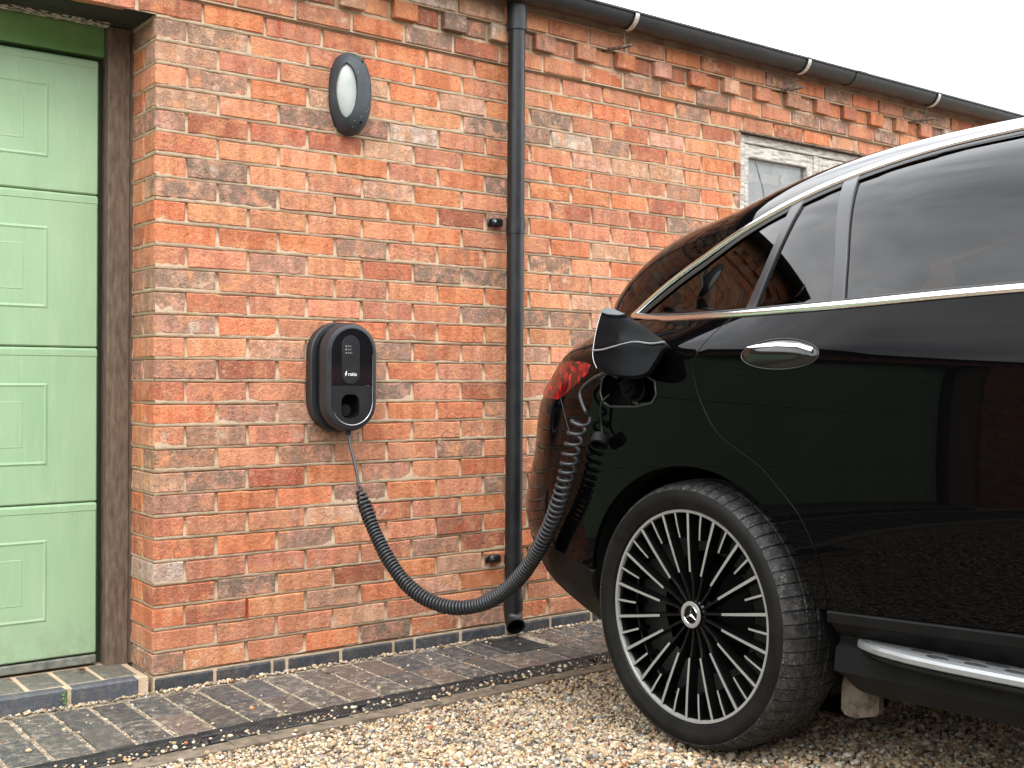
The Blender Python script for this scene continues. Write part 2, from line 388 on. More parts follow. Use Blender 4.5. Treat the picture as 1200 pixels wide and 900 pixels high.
def ico(sub):
    bm = bmesh.new(); bmesh.ops.create_icosphere(bm, subdivisions=sub, radius=1); v = np.array([x.co[:] for x in bm.verts]); bm.verts.index_update()
    f = np.array([[q.index for q in p.verts] for p in bm.faces]); bm.free(); return v, f
ICO1, ICO2 = ico(1), ico(2)
PEB = np.array([(.55, .42, .28), (.46, .34, .22), (.68, .58, .44), (.38, .36, .33), (.72, .68, .60), (.45, .25, .14), (.15, .13, .115), (.52, .40, .33), (.26, .21, .16), (.62, .50, .34), (.30, .31, .33), (.35, .14, .08)])
PW = np.array([.17, .12, .15, .10, .10, .04, .07, .08, .07, .07, .02, .01]); PW = PW / PW.sum()
def pebbles(name, pos, size, tmpl, material, flat=.62, dark=1.0):
    n = len(pos); tv, tf = tmpl; K = 10
    sh = []
    for k in range(K):
        q = tv * (1 + rng.normal(0, .13, (len(tv), 1))); q = q * np.array([1, rng.uniform(.62, .95), flat * rng.uniform(.8, 1.2)]); sh.append(q)
    sh = np.array(sh); kk = rng.integers(0, K, n); a = rng.uniform(0, 6.283, n); tx = rng.normal(0, .4, n)
    q = sh[kk] * size[:, None, None]
    cx, sx = np.cos(tx)[:, None], np.sin(tx)[:, None]; y = q[:, :, 1] * cx - q[:, :, 2] * sx; z = q[:, :, 1] * sx + q[:, :, 2] * cx
    ca, sa = np.cos(a)[:, None], np.sin(a)[:, None]; x2 = q[:, :, 0] * ca - y * sa; y2 = q[:, :, 0] * sa + y * ca
    V = (np.stack([x2, y2, z], 2) + pos[:, None, :]).reshape(-1, 3).astype(np.float32)
    Fm = (tf[None] + (np.arange(n) * len(tv))[:, None, None]).reshape(-1, 3).astype(np.int32)
    c = PEB[rng.choice(len(PEB), n, p=PW)] * rng.uniform(.58, .98, (n, 1)) * np.array([1.0, .97, .90]) * dark; c = np.clip(c, 0, .85)
    C = np.repeat(np.hstack([c, np.ones((n, 1))]), len(tv), 0).astype(np.float32)
    me = bpy.data.meshes.new(name); me.vertices.add(len(V)); me.vertices.foreach_set('co', V.ravel())
    me.loops.add(Fm.size); me.loops.foreach_set('vertex_index', Fm.ravel()); me.polygons.add(len(Fm))
    me.polygons.foreach_set('loop_start', np.arange(0, Fm.size, 3, dtype=np.int32)); me.polygons.foreach_set('use_smooth', np.ones(len(Fm), dtype=bool))
    at = me.color_attributes.new('col', 'FLOAT_COLOR', 'POINT'); at.data.foreach_set('color', C.ravel())
    me.materials.append(material); me.update(calc_edges=True); o = bpy.data.objects.new(name, me); COL.objects.link(o); return o
def pebble_mat():
    m = mat('pebble', rough=.85, spec=.25); t, b = nodes(m); n = N(t, 'ShaderNodeAttribute', attribute_name='col')
    c = mixc(t, gray(t, noise(t, 180, 4, .6), .4, .7, 0, .45), n.outputs['Color'], mixc(t, 1., n.outputs['Color'], (.62, .55, .47), 'MULTIPLY'))
    t.links.new(c, b.inputs['Base Color']); bump(t, b, noise(t, 400, 3), .0008); return m
M['pebble'] = pebble_mat()
def project(p):
    d = (np.asarray(p, float) - CAM_O) @ CAM_R.T; return 600 + CAM_F * d[..., 0] / d[..., 2], 450 + CAM_F * d[..., 1] / d[..., 2], d[..., 2]
def scatter(n, x0, x1, y0, y1): return np.stack([rng.uniform(x0, x1, n), rng.uniform(y0, y1, n), np.zeros(n)], 1)
def kerb_y(x): return -.668 + .030 * np.asarray(x)
p = scatter(330000, -2.6, 3.4, -4.2, -.58); px, py, dz = project(p)
vis = (dz > .5) & (px > -90) & (px < 1290) & (py < 985) & (py > 700)
edge = p[:, 1] < kerb_y(p[:, 0]) + rng.normal(0, .012, len(p))
p = p[vis & edge]; p = p[:86000]
sz = np.clip(rng.lognormal(math.log(.0056), .30, len(p)), .003, .0125)
p[:, 2] = gz(p[:, 1]) - .004 + rng.uniform(-.006, .006, len(p)) + .25 * sz
nearm = project(p)[2] < 3.15
o1 = pebbles('gravel', p[~nearm], sz[~nearm], ICO1, M['pebble']); tag(o1, 'pale mixed gravel spread over the yard around the wheel', 'gravel', kind='stuff')
o2 = pebbles('gravel', p[nearm], sz[nearm], ICO2, M['pebble']); tag(o2, 'pale mixed gravel at the near edge of the yard', 'gravel', kind='stuff')
p = scatter(26000, -3.2, 3.6, -5.2, -.62); px, py, dz = project(p); vis = (dz > .3) & (px > -90) & (px < 1290) & (py < 985)
p = p[~vis & (p[:, 1] < kerb_y(p[:, 0]))]; p[:, 2] = gz(p[:, 1]) - .004
o3 = pebbles('gravel', p, np.full(len(p), .0095), ICO1, M['pebble']); tag(o3, 'pale gravel beyond the picture and under the car', 'gravel', kind='stuff')

# ---------------------------------------------------------------- paving, drain, kerb
PZ = -.050
_q = [(-6.5, -.552 + .030 * -6.5 + .05), (6.6, -.552 + .030 * 6.6 + .05), (6.6, .02), (-6.5, .02)]
pav = mk('pavement', [(x, y, z) for z in (PZ - .08, PZ - .0045) for x, y in _q], [(3, 2, 1, 0), (4, 5, 6, 7), (0, 1, 5, 4), (1, 2, 6, 5), (2, 3, 7, 6), (3, 0, 4, 7)], M['sand']); tag(pav, 'strip of dark blue brick paving along the wall', 'pavement', kind='structure')
def variants(n, dims, c, jit, name):
    out = []
    for k in range(n):
        v, f = cbox(-np.array(dims) / 2, np.array(dims) / 2, c); v = np.array(v)
        v += rng.normal(0, jit, v.shape); me = bpy.data.meshes.new(name); me.from_pydata(v.tolist(), [], f)
        bm = bmesh.new(); bm.from_mesh(me); bmesh.ops.recalc_face_normals(bm, faces=bm.faces); bm.to_mesh(me); bm.free(); out.append(me)
    return out
def inst(name, me, loc, parent, color, rz=0, scale=None, rx=0, ry=0):
    o = bpy.data.objects.new(name, me); o.location = loc; o.rotation_euler = (rx, ry, rz); o.color = color
    if scale: o.scale = scale
    return link(o, parent)
pm = variants(8, (.1015, .2135, .06), .004, .0012, 'paver')
for me in pm: me.materials.append(M['blue'])
BLUE = [(.066, .066, .066), (.080, .075, .068), (.055, .057, .060), (.095, .078, .068), (.074, .072, .069), (.120, .085, .070)]
i = 0
for row, yc in enumerate((-.156, -.380)):
    for k in range(-54, 25):
        x = k * .1165 + .018 + (.0 if row == 0 else .003) + .052
        y = yc - .01 + .018 * max(0, min(1, (x + .5) / 2.0)) * (1 if row else .6)
        if row == 0 and 1.24 < x < 1.475: continue
        if row == 0 and x < .0 - .02 and False: continue
        c = random.choice(BLUE); s = random.uniform(.55, .9)
        inst('paver', pm[i % 8], (x, y, PZ - .03 + random.uniform(-.0015, .002)), pav, (c[0] * s, c[1] * s, c[2] * s, random.uniform(.3, 1)), random.uniform(-.008, .008) + math.pi * (i % 2), None, random.uniform(-.006, .006), random.uniform(-.012, .012)); i += 1
# linear channel drain: plastic sections with slanted slots
dr = thing('channel_drain', 'black plastic channel drain with slanted slots between paving and gravel', 'drain', (0, -.55, PZ))
def drain_y(x): return -.556 + .030 * x
def drain_section(x0, x1):
    L = x1 - x0; b = MB(); zt = PZ + .001
    yA, yB = .052, -.052
    b.box((0, yB, zt - .06), (L, yA, zt - .026))
    b.box((0, .012, zt - .02), (L, yA, zt), c=.002); b.box((0, yB, zt - .02), (L, yB + .010, zt - .001), c=.002)
    for k in range(5):                                                    # fine ribs of the upper half
        y = .018 + k * .0068; b.box((.004, y, zt - .001), (L - .004, y + .003, zt + .0015))
    n = int(L / .0165)
    for k in range(n + 1):
        xx = k * .0165; w = .0115; s = .062
        q = [(xx, yB + .009, zt - .024), (xx + w, yB + .009, zt - .024), (xx + w + s, .013, zt - .024), (xx + s, .013, zt - .024)]
        q = [(min(max(a, 0), L), y, z) for a, y, z in q]; q += [(a, y, zt) for a, y, z in q]
        b.add(q, [(0, 1, 2, 3), (4, 7, 6, 5), (0, 4, 5, 1), (1, 5, 6, 2), (2, 6, 7, 3), (3, 7, 4, 0)])
    o = b.build('drain_section', M['grate']); return o
x = -1.55
proto = None
while x < 2.6:
    if proto is None: proto = drain_section(0, .496); me = proto.data; bpy.data.objects.remove(proto); proto = me
    o = bpy.data.objects.new('drain_section', proto); o.location = (x, drain_y(x), 0); o.rotation_euler = (0, 0, .030); link(o, dr); x += .5
kb = MB()
xs = np.arange(-1.6, 2.7, .1)
for a in xs:
    j = random.uniform(-.008, .008); kb.box((a, float(kerb_y(a)) - .012 + j, PZ - .09), (a + .1, float(drain_y(a)) - .056, PZ - .004 + random.uniform(-.002, .002)))
k = kb.build('kerb', M['concrete'], smooth=30); tag(k, 'narrow brown concrete haunch along the channel drain', 'kerb', kind='structure')
# gully grate under the downpipe
gr = thing('drain_grate', 'square black plastic gully grate under the downpipe outlet', 'drain grate', (1.357, -.155, PZ))
b = MB(); b.box((1.25, -.262, PZ - .05), (1.464, -.048, PZ - .012)); b.build('gully_tray', M['black'], gr)
b = MB()
for (x0, x1, y0, y1) in ((1.247, 1.262, -.264, -.046), (1.452, 1.467, -.264, -.046), (1.262, 1.452, -.264, -.250), (1.262, 1.452, -.060, -.046)): b.box((x0, y0, PZ - .015), (x1, y1, PZ + .004), c=.0015)
b.build('grate_frame', M['grate'], gr)
bm_ = cbox((-.0035, -.095, -.006), (.0035, .095, .006), .001); me = bpy.data.meshes.new('grate_bar'); me.from_pydata(bm_[0], [], bm_[1]); me.materials.append(M['grate'])
for kx in range(13): inst('grate_bar', me, (1.268 + kx * .0148, -.155, PZ - .004), gr, (1, 1, 1, 1))
for ky in range(3): inst('grate_bar', me, (1.357, -.105 - ky * .05, PZ - .0055), gr, (1, 1, 1, 1), math.pi / 2)
# loose stones on the paving and along the wall foot
n = 900; p = np.stack([rng.uniform(-1.2, 2.2, n), -.012 - np.abs(rng.normal(0, .014, n)), np.full(n, PZ)], 1)
p2 = scatter(420, -1.2, 2.2, -.62, -.02); p2[:, 2] = PZ
n = 420; p3 = np.stack([rng.uniform(-1.2, 2.3, n), rng.normal(-.595, .028, n), np.full(n, PZ)], 1); p3[:, 1] += .03 * p3[:, 0]
n = 1500; kk = rng.integers(-10, 20, n); p4 = np.stack([kk * .1165 + .018 + rng.normal(0, .003, n) - .003, rng.uniform(-.5, -.03, n), np.full(n, PZ - .005)], 1)
p = np.vstack([p, p2, p3, p4]); s = np.concatenate([np.clip(rng.lognormal(math.log(.0045), .35, 900), .002, .012), np.clip(rng.lognormal(math.log(.0034), .45, 420), .0015, .011), np.clip(rng.lognormal(math.log(.0042), .35, 420), .002, .009), np.clip(rng.lognormal(math.log(.0026), .3, 1500), .0015, .005)])
p[:, 2] += s * .4
o4 = pebbles('loose_pebbles', p, s, ICO2, M['pebble']); tag(o4, 'loose pebbles and grit lying on the brick paving', 'pebbles', kind='stuff')

# ================================================================= BUILDING
P_, C_ = .2235, .075
bld = thing('brick_outbuilding', 'red brick outbuilding with green garage door and dentil eaves', 'building', (0, 0, PZ))
PAL = [((.58, .185, .078), .12, 26), ((.57, .215, .115), .30, 24), ((.61, .245, .120), .15, 16), ((.49, .148, .072), .35, 11), ((.50, .240, .150), .80, 12), ((.44, .235, .158), .95, 9), ((.40, .110, .055), .4, 4), ((.62, .32, .20), .45, 8), ((.58, .43, .32), .5, 2)]
def brick_colour():
    c, m, _ = random.choices(PAL, [q[2] for q in PAL])[0]; s = random.uniform(.86, 1.12); return (c[0] * s, c[1] * s * random.uniform(1.0, 1.15), c[2] * s * 1.16, min(1, m * random.uniform(.6, 1.25)))
def rough_brick(L, Hh, D=.03, n=14, jit=.0011):
    """front outline of a reclaimed brick: uneven arrises, a worn edge, sides running back into the mortar"""
    pts = []
    per = 2 * (L + Hh); nx = 5; nz = 2
    for k in range(nx): pts.append((-L / 2 + L * k / nx, -Hh / 2))
    for k in range(nz): pts.append((L / 2, -Hh / 2 + Hh * k / nz))
    for k in range(nx): pts.append((L / 2 - L * k / nx, Hh / 2))
    for k in range(nz): pts.append((-L / 2, Hh / 2 - Hh * k / nz))
    pts = np.array(pts); pts += rng.normal(0, jit, pts.shape)
    if rng.random() < .25:
        q = rng.integers(0, len(pts)); pts[q] *= .985 - .02 * rng.random()
    m = len(pts); inn = pts * np.array([1 - .006 / L, 1 - .006 / Hh]) + rng.normal(0, .0006, pts.shape)
    tilt = rng.normal(0, .0012, 2)
    v = [(x, D, z) for x, z in pts] + [(x, .0028, z) for x, z in pts] + [(x, -.0002 + tilt[0] * x / L * 2 + tilt[1] * z / Hh * 2, z) for x, z in inn]
    f = []
    for a in range(2):
        for i in range(m): f.append((a * m + i, a * m + (i + 1) % m, (a + 1) * m + (i + 1) % m, (a + 1) * m + i))
    f.append(tuple(range(2 * m, 3 * m))); return np.array(v), f
def brick_mesh(v, f, name='brick'):
    me = bpy.data.meshes.new(name); me.from_pydata(v.tolist() if hasattr(v, 'tolist') else v, [], f); bm = bmesh.new(); bm.from_mesh(me); bmesh.ops.recalc_face_normals(bm, faces=bm.faces); bm.to_mesh(me); bm.free(); me.materials.append(M['brick']); return me
ST = [rough_brick(.2115, .0632) for _ in range(26)]; HD = [rough_brick(.1005, .0632) for _ in range(10)]
STm = [brick_mesh(*q) for q in ST]; HDm = [brick_mesh(*q) for q in HD]
CB = []                                           # corner, dentil and return bricks: full boxes
def boxvar(dx, dy, dz, k=6):
    out = []
    for _ in range(k):
        v, f = cbox((-dx / 2, -dy / 2, -dz / 2), (dx / 2, dy / 2, dz / 2), .0035); v = np.array(v) + rng.normal(0, .0008, (24, 3)); out.append((v, f))
    return out
BOX = {'half': boxvar(.1045, .2125, .0635), 'full': boxvar(.2125, .1025, .0635), 'return': boxvar(.1, .1025, .0635), 'dentil': boxvar(.1025, .12, .0655), 'eave': boxvar(.2120, .10, .0640)}
BOXm = {k: [brick_mesh(*q) for q in v] for k, v in BOX.items()}
OP = (2.834, 4.03, 1.16, 2.172)                   # window opening
items = []                                        # (kind, index, centre, xscale)
def lay(c, x0, x1, off, yf=0., kind='wall'):
    zc = (c - .5) * C_; k0 = math.floor((x0 / P_) - off) - 1
    k = k0
    while True:
        a = (k + off) * P_; b_ = a + P_ - .010; k += 1
        if a > x1: break
        segs = [(max(a, x0), min(b_, x1))]
        if OP[2] < zc < OP[3] and yf == 0:
            out = []
            for s, e in segs:
                if e <= OP[0] + .002 or s >= OP[1] - .002: out.append((s, e))
                else:
                    if s < OP[0]: out.append((s, OP[0] - .002))
                    if e > OP[1]: out.append((OP[1] + .002, e))
            segs = out
        for s, e in segs:
            L = e - s
            if L < .03: continue
            if kind == 'eave': items.append(('eave', random.randrange(6), ((s + e) / 2 + .005 * 0, yf + .05, zc), L / .2135))
            elif L < .15: items.append(('H', random.randrange(10), ((s + e) / 2, yf, zc), L / .1025))
            else: items.append(('S', random.randrange(26), ((s + e) / 2, yf, zc), L / .2135))
for c in range(1, 30):
    zc = (c - .5) * C_
    if c % 2:
        items.append(('half', random.randrange(6), (.0525, .107, zc), 1)); lay(c, .5 * P_ - .003, 6.6, .5)
    else:
        items.append(('full', random.randrange(6), (.107, .0515, zc), 1)); items.append(('return', random.randrange(6), (.0505, .1655, zc), 1)); lay(c, P_ - .003, 6.6, 0.)
    lay(c, -6.5, -4.42, .3 if c % 2 else .8)
lay(30, -6.5, 6.6, .75); lay(31, -6.5, 6.6, .25, -.016, 'eave'); lay(33, -6.5, 6.6, .27, -.040, 'eave')
for k in range(-33, 26):
    x0 = .888 + k * P_
    items.append(('dentil', random.randrange(6), (x0 + .051, .020, 31.5 * C_ + .001), 1)); items.append(('H', random.randrange(10), (x0 + .1035 + .0545, -.017, 31.5 * C_), 1.0))
# the three hundred that show largest are parts, the rest joined
CARPOLY = [(620, 560), (640, 450), (690, 395), (720, 345), (790, 285), (870, 242), (1000, 187), (1200, 137), (1200, 900), (720, 900), (690, 715), (640, 660)]
def inpoly(x, y, P):
    r = False; n = len(P)
    for i in range(n):
        (x1, y1), (x2, y2) = P[i], P[i - 1]
        if (y1 > y) != (y2 > y) and x < (x2 - x1) * (y - y1) / (y2 - y1) + x1: r = not r
    return r
score = []
for i, (kd, ix, ctr, sx) in enumerate(items):
    x, y, d = project(np.array(ctr)); ok = d > 0 and 20 < x < 1205 and -12 < y < 905 and not inpoly(x, y, CARPOLY)
    score.append((-(1 / d ** 2) * (sx * (.1 if kd in ('H', 'half', 'dentil', 'return') else .2)) if ok else 1, i))
score.sort(); PICK = {i for s, i in score[:300] if s < 0}
rest = []
for i, (kd, ix, ctr, sx) in enumerate(items):
    col = brick_colour(); dyj = random.gauss(0, .0011)
    vf = ST[ix] if kd == 'S' else HD[ix] if kd == 'H' else BOX[kd][ix]
    me = STm[ix] if kd == 'S' else HDm[ix] if kd == 'H' else BOXm[kd][ix]
    dz = random.gauss(0, .0008); ry = random.gauss(0, .0018)
    if i in PICK: inst('brick', me, (ctr[0], ctr[1] + dyj, ctr[2] + dz), bld, col, 0, (sx, 1, 1), 0, ry)
    else: rest.append((vf[0] * np.array([sx, 1, 1]) + np.array([ctr[0], ctr[1] + dyj, ctr[2] + dz]), vf[1], col))
merged('brickwork', rest, M['brick_far'], bld, 'stuff')
# mortar: each bed joint is struck back at its top, so a fine shadow lies under every brick
def mortar_sheet(b, x0, x1, c0, c1, side=None):
    prof = []
    for c in range(c0, c1 + 1):
        z = c * C_
        if c > c0: prof += [(.0105, z - .0062), (.0068, z - .0047), (.0032, z - .0025)]
        if c < c1 or True: prof += [(.0020, z + .0050)]
        if c < c1: prof += [(.0045, z + .03)]
    nx = max(2, int((x1 - x0) / .02)) if side is None else 14
    v = []; f = []
    for i in range(nx + 1):
        for (d, z) in prof:
            jd = d + rng.normal(0, .0007); zz = z + rng.normal(0, .0009)
            v.append((x0 + (x1 - x0) * i / nx, jd, zz) if side is None else (jd + .001, .004 + .236 * i / nx, zz))
    m = len(prof)
    for i in range(nx):
        for j in range(m - 1): f.append((i * m + j, (i + 1) * m + j, (i + 1) * m + j + 1, i * m + j + 1))
    b.add(v, f)
b = MB()
mortar_sheet(b, .004, OP[0], 0, 30); mortar_sheet(b, OP[0], OP[1], 0, 15); mortar_sheet(b, OP[0], OP[1], 29, 30); mortar_sheet(b, OP[1], 6.6, 0, 30); mortar_sheet(b, -4.42, .004, 29, 30); mortar_sheet(b, -6.5, -4.42, 0, 30)
mortar_sheet(b, 0, 0, 0, 29, side=1)
o = mk('mortar', b.v, b.f, M['mortar'], bld, smooth=True)
b = MB(); b.box((-6.5, -.0105, 30 * C_ + .001), (6.6, .2, 31.02 * C_)); b.box((-6.5, -.0110, 31.02 * C_), (6.6, .2, 32.0 * C_)); b.box((-6.5, -.0325, 32.0 * C_), (6.6, .2, 33 * C_ + .002)); b.build('eaves_mortar', M['mortar'], bld)
b = MB()
b.box((.012, .013, PZ - .1), (OP[0] - .001, .235, 2.25)); b.box((OP[1] + .001, .013, PZ - .1), (6.6, .235, 2.25)); b.box((OP[0] - .001, .013, PZ - .1), (OP[1] + .001, .235, OP[2] - .03))
b.box((-6.5, .013, PZ - .1), (-4.43, .235, 2.25)); b.box((6.4, .235, -.1), (6.6, 5, 2.45)); b.box((-6.5, .235, -.1), (-6.3, 5, 2.45)); b.box((-6.5, 4.8, -.1), (6.6, 5, 2.45))
b.build('wall_core', M['mortar'], bld)
b = MB(); b.box((-6.5, -.036, 33 * C_ + .003), (6.6, .2, 2.53)); b.build('soffit_board', noisy('soffit_mortar', (.20, .10, .07), (.34, .22, .15), 8, .9), bld)
v = [(-6.6, -.06, 2.532), (6.7, -.06, 2.532), (6.7, 5.2, 3.15), (-6.6, 5.2, 3.15)]; v += [(x, y, z + .05) for x, y, z in v]
mk('roof', v, [(3, 2, 1, 0), (4, 5, 6, 7), (0, 1, 5, 4), (1, 2, 6, 5), (2, 3, 7, 6), (3, 0, 4, 7)], M['roofing'], bld)
# blue plinth bricks
plm = variants(6, (.215, .10, .058), .006, .0006, 'plinth_brick')
for me in plm: me.materials.append(M['blue'])
edges_ = [.006, .222, .432, .487, .705, .928, 1.02, 1.235, 1.46, 1.69, 1.915, 2.14, 2.365, 2.59, 2.815]
for i in range(len(edges_) - 1):
    a, e = edges_[i], edges_[i + 1] - .011
    inst('plinth_brick', plm[i % 6], ((a + e) / 2, .046 + random.gauss(0, .001), -.036), bld, (.030, .036, .045, random.uniform(.05, .3)), 0, ((e - a) / .215, 1, 1))
b = MB(); b.box((.004, .002, PZ - .05), (6.6, .09, -.003)); b.build('plinth_mortar', M['mortar'], bld)
# red plastic weep vents in perpend joints
for (xv, cv) in ((1.5 * P_ - .006, 3), (3.0 * P_ * .655, 30)):
    b = MB(); zc = (cv - .5) * C_
    b.box((xv - .006, -.0015, zc - .032), (xv - .004, .004, zc + .032)); b.box((xv + .004, -.0015, zc - .032), (xv + .006, .004, zc + .032))
    for k in range(9): b.box((xv - .004, -.001, zc - .031 + k * .0072), (xv + .004, .003, zc - .028 + k * .0072))
    M.setdefault('vent', mat('red_vent_plastic', (.42, .05, .025), .5)); b.build('weep_vent', M['vent'], bld)
# timber lintel, jambs, header
b = MB(); b.box((-4.42, .012, 2.180), (-.002, .235, 2.236)); b.build('lintel', M['timber_dark'], bld)
b = MB(); b.box((-4.3, .195, 2.172), (-.085, .235, 2.1798)); b.build('lintel_strip', M['white_wood'], bld)
b = MB(); b.box((-.082, .220, PZ + .012), (-.006, .2985, 2.1785), c=.004); b.box((-.006, .226, 0), (.0135, .298, 2.1785)); b.build('door_jamb', M['timber'], bld)
b = MB(); b.box((-4.42, .220, PZ + .012), (-4.34, .2985, 2.1785), c=.004); b.build('door_jamb', M['timber'], bld)
# sectional garage door
gd = MB(); gd.box((-4.40, .300, .001), (.0, .34, 2.2)); gdoor = gd.build('garage_door', mat('door_joint_green', (.045, .070, .035), .7), bld)
XR, XL = -.1045, -4.31
zs = [.044, .561, 1.085, 1.603, 2.062]
for s in range(4):
    z0, z1 = zs[s] + .0016, zs[s + 1] - .0016; yF = .252
    b = MB(); b.box((XL, yF, z0), (XR, .298, z1), c=.005)
    b.box((XL + .002, yF - .0016, z1 - .028), (XR - .002, yF + .004, z1 - .006), c=.0014)
    n = 8; pitch = (XR - XL - .155 * 2 + .10) / n; cz = (z0 + z1) / 2 + .005
    hh = .137 if s < 3 else .125
    for k in range(n):
        x1 = XR - .1625 - k * pitch; x0 = x1 - (pitch - .10)
        for (ins, hz, wd, hgt) in ((0., hh, .014, .0028), (.078, hh * .57, .008, .0017)):
            a, e, lo, hi = x0 + ins, x1 - ins, cz - hz, cz + hz
            ring_o = [(a, lo), (e, lo), (e, hi), (a, hi)]; ring_m = [(a + wd / 2, lo + wd / 2), (e - wd / 2, lo + wd / 2), (e - wd / 2, hi - wd / 2), (a + wd / 2, hi - wd / 2)]; ring_i = [(a + wd, lo + wd), (e - wd, lo + wd), (e - wd, hi - wd), (a + wd, hi - wd)]
            v = [(x, yF + .0002, z) for x, z in ring_o] + [(x, yF - hgt, z) for x, z in ring_m] + [(x, yF - .0012 if ins else yF - .0006, z) for x, z in ring_i]
            f = [(q, (q + 1) % 4, 4 + (q + 1) % 4, 4 + q) for q in range(4)] + [(4 + q, 4 + (q + 1) % 4, 8 + (q + 1) % 4, 8 + q) for q in range(4)] + [(8, 9, 10, 11)]
            b.add(v, f)
    b.build('door_panel', M['door'], gdoor)
b = MB(); b.box((XL - .02, .258, 2.078), (-.083, .2985, 2.1785), c=.002); b.build('door_header', M['door_frame_green'], gdoor)
b = MB(); b.box((XL, .25, .010), (XR, .275, .040), c=.004); b.build('threshold_seal', noisy('grey_seal', (.09, .10, .085), (.22, .22, .18), 20, .8), gdoor)
# window: frame, casements, panes
b = MB(); W0x, W1x, zb_, zt_ = OP
b.box((W0x + .002, .020, zb_), (W0x + .050, .10, zt_ - .002), c=.003); b.box((W1x - .05, .020, zb_), (W1x - .002, .10, zt_ - .002), c=.003); b.box((W0x + .05, .021, zt_ - .042), (W1x - .05, .10, zt_ - .002), c=.003); b.box((W0x + .05, .021, zb_), (W1x - .05, .10, zb_ + .05), c=.003); b.box((3.405, .0225, zb_ + .05), (3.445, .10, zt_ - .042), c=.003)
win = b.build('window', M['timber_grey'], bld)
for (a, e) in ((W0x + .053, 3.402), (3.448, W1x - .053)):
    b = MB(); z0, z1 = zb_ + .053, zt_ - .045
    b.box((a, .026, z0), (a + .032, .07, z1), c=.003); b.box((e - .045, .026, z0), (e, .07, z1), c=.003); b.box((a + .032, .0275, z1 - .062), (e - .045, .07, z1), c=.003); b.box((a + .032, .0275, z0), (e - .045, .07, z0 + .05), c=.003)
    b.build('casement', M['timber_grey'], win); mk('pane', [(a + .03, .05, z0 + .045), (e - .043, .05, z0 + .045), (e - .043, .05, z1 - .058), (a + .03, .05, z1 - .058)], [(0, 1, 2, 3)], M['win'], win)
b = MB(); b.box((W0x + .01, .062, zb_), (W1x - .01, .066, zt_ - .01)); b.build('pane_backing', M['backing'], win)  # pale sheet added close behind the panes to make them look bright
b = MB()
for (x0, x1, z0, z1) in ((2.93, 3.02, 1.955, 2.00), (3.04, 3.17, 1.955, 2.005), (3.19, 3.21, 1.97, 2.01)): b.box((x0, .058, z0), (x1, .0612, z1))
b.build('pane_reflections', mat('reflection_white', (.82, .82, .80), .7), win)  # white boxes standing in for bright rectangles reflected in the pane
b = MB(); b.tube([(3.00, .058, 2.06), (3.06, .058, 1.93), (3.09, .058, 1.80)], .0022, 6); b.build('dark_cord', M['seal'], win)
b = MB(); b.box((W0x - .012, -.004, zt_ + .0005), (W1x + .05, .05, zt_ + .0065)); b.build('window_lintel_edge', M['rust'], bld)
# doorstep of blue bricks
st = thing('door_step', 'low blue brick step below the green garage door', 'step', (-.3, .1, PZ))
b = MB(); b.box((-4.42, .006, PZ - .05), (-.012, .30, .0005)); b.build('step_mortar', M['mortar'], st)
fm_ = variants(5, (.213, .05, .060), .006, .0006, 'step_brick'); tm_ = variants(5, (.104, .19, .05), .004, .0006, 'tread_brick')
for me in fm_ + tm_: me.materials.append(M['blue'])
for k in range(19): inst('step_brick', fm_[k % 5], (-.152 - k * .2265, .024, -.0275), st, (.060, .070, .085, .25))
for k in range(37): inst('tread_brick', tm_[k % 5], (-.085 - k * .1165, .148, -.021), st, (.105, .105, .085, .45))

# ---------------------------------------------------------------- gutter and downpipe
gt = thing('rain_gutter', 'dark half round plastic gutter along the eaves', 'gutter', (1.0, -.105, 2.5))
a = np.linspace(math.pi, 2 * math.pi, 17); R0 = .055
prof = [(R0 * math.cos(t), R0 * math.sin(t)) for t in a] + [((R0 - .004) * math.cos(t), (R0 - .004) * math.sin(t)) for t in a[::-1]]
prof = [(-.064, .004), (-.064, -.004)] + prof[:17] + [(.06, .002)] + prof[17:]
def gutter_run(x0, x1, sc=1.0):
    v = [(x, -.106 + y * sc, 2.535 + z * sc) for x in (x0, x1) for y, z in prof]; m = len(prof)
    return v, [(i, (i + 1) % m, m + (i + 1) % m, m + i) for i in range(m)]
b = MB(); b.add(*gutter_run(-6.6, 6.7)); b.build('gutter_trough', M['gutter'], gt, 40)
b = MB(); b.add(*gutter_run(1.34, 1.53, 1.07)); b.build('gutter_outlet', M['gutter'], gt, 40)
b = MB(); b.add(*gutter_run(3.50, 3.58, 1.06)); b.build('gutter_joint', M['gutter'], gt, 40)
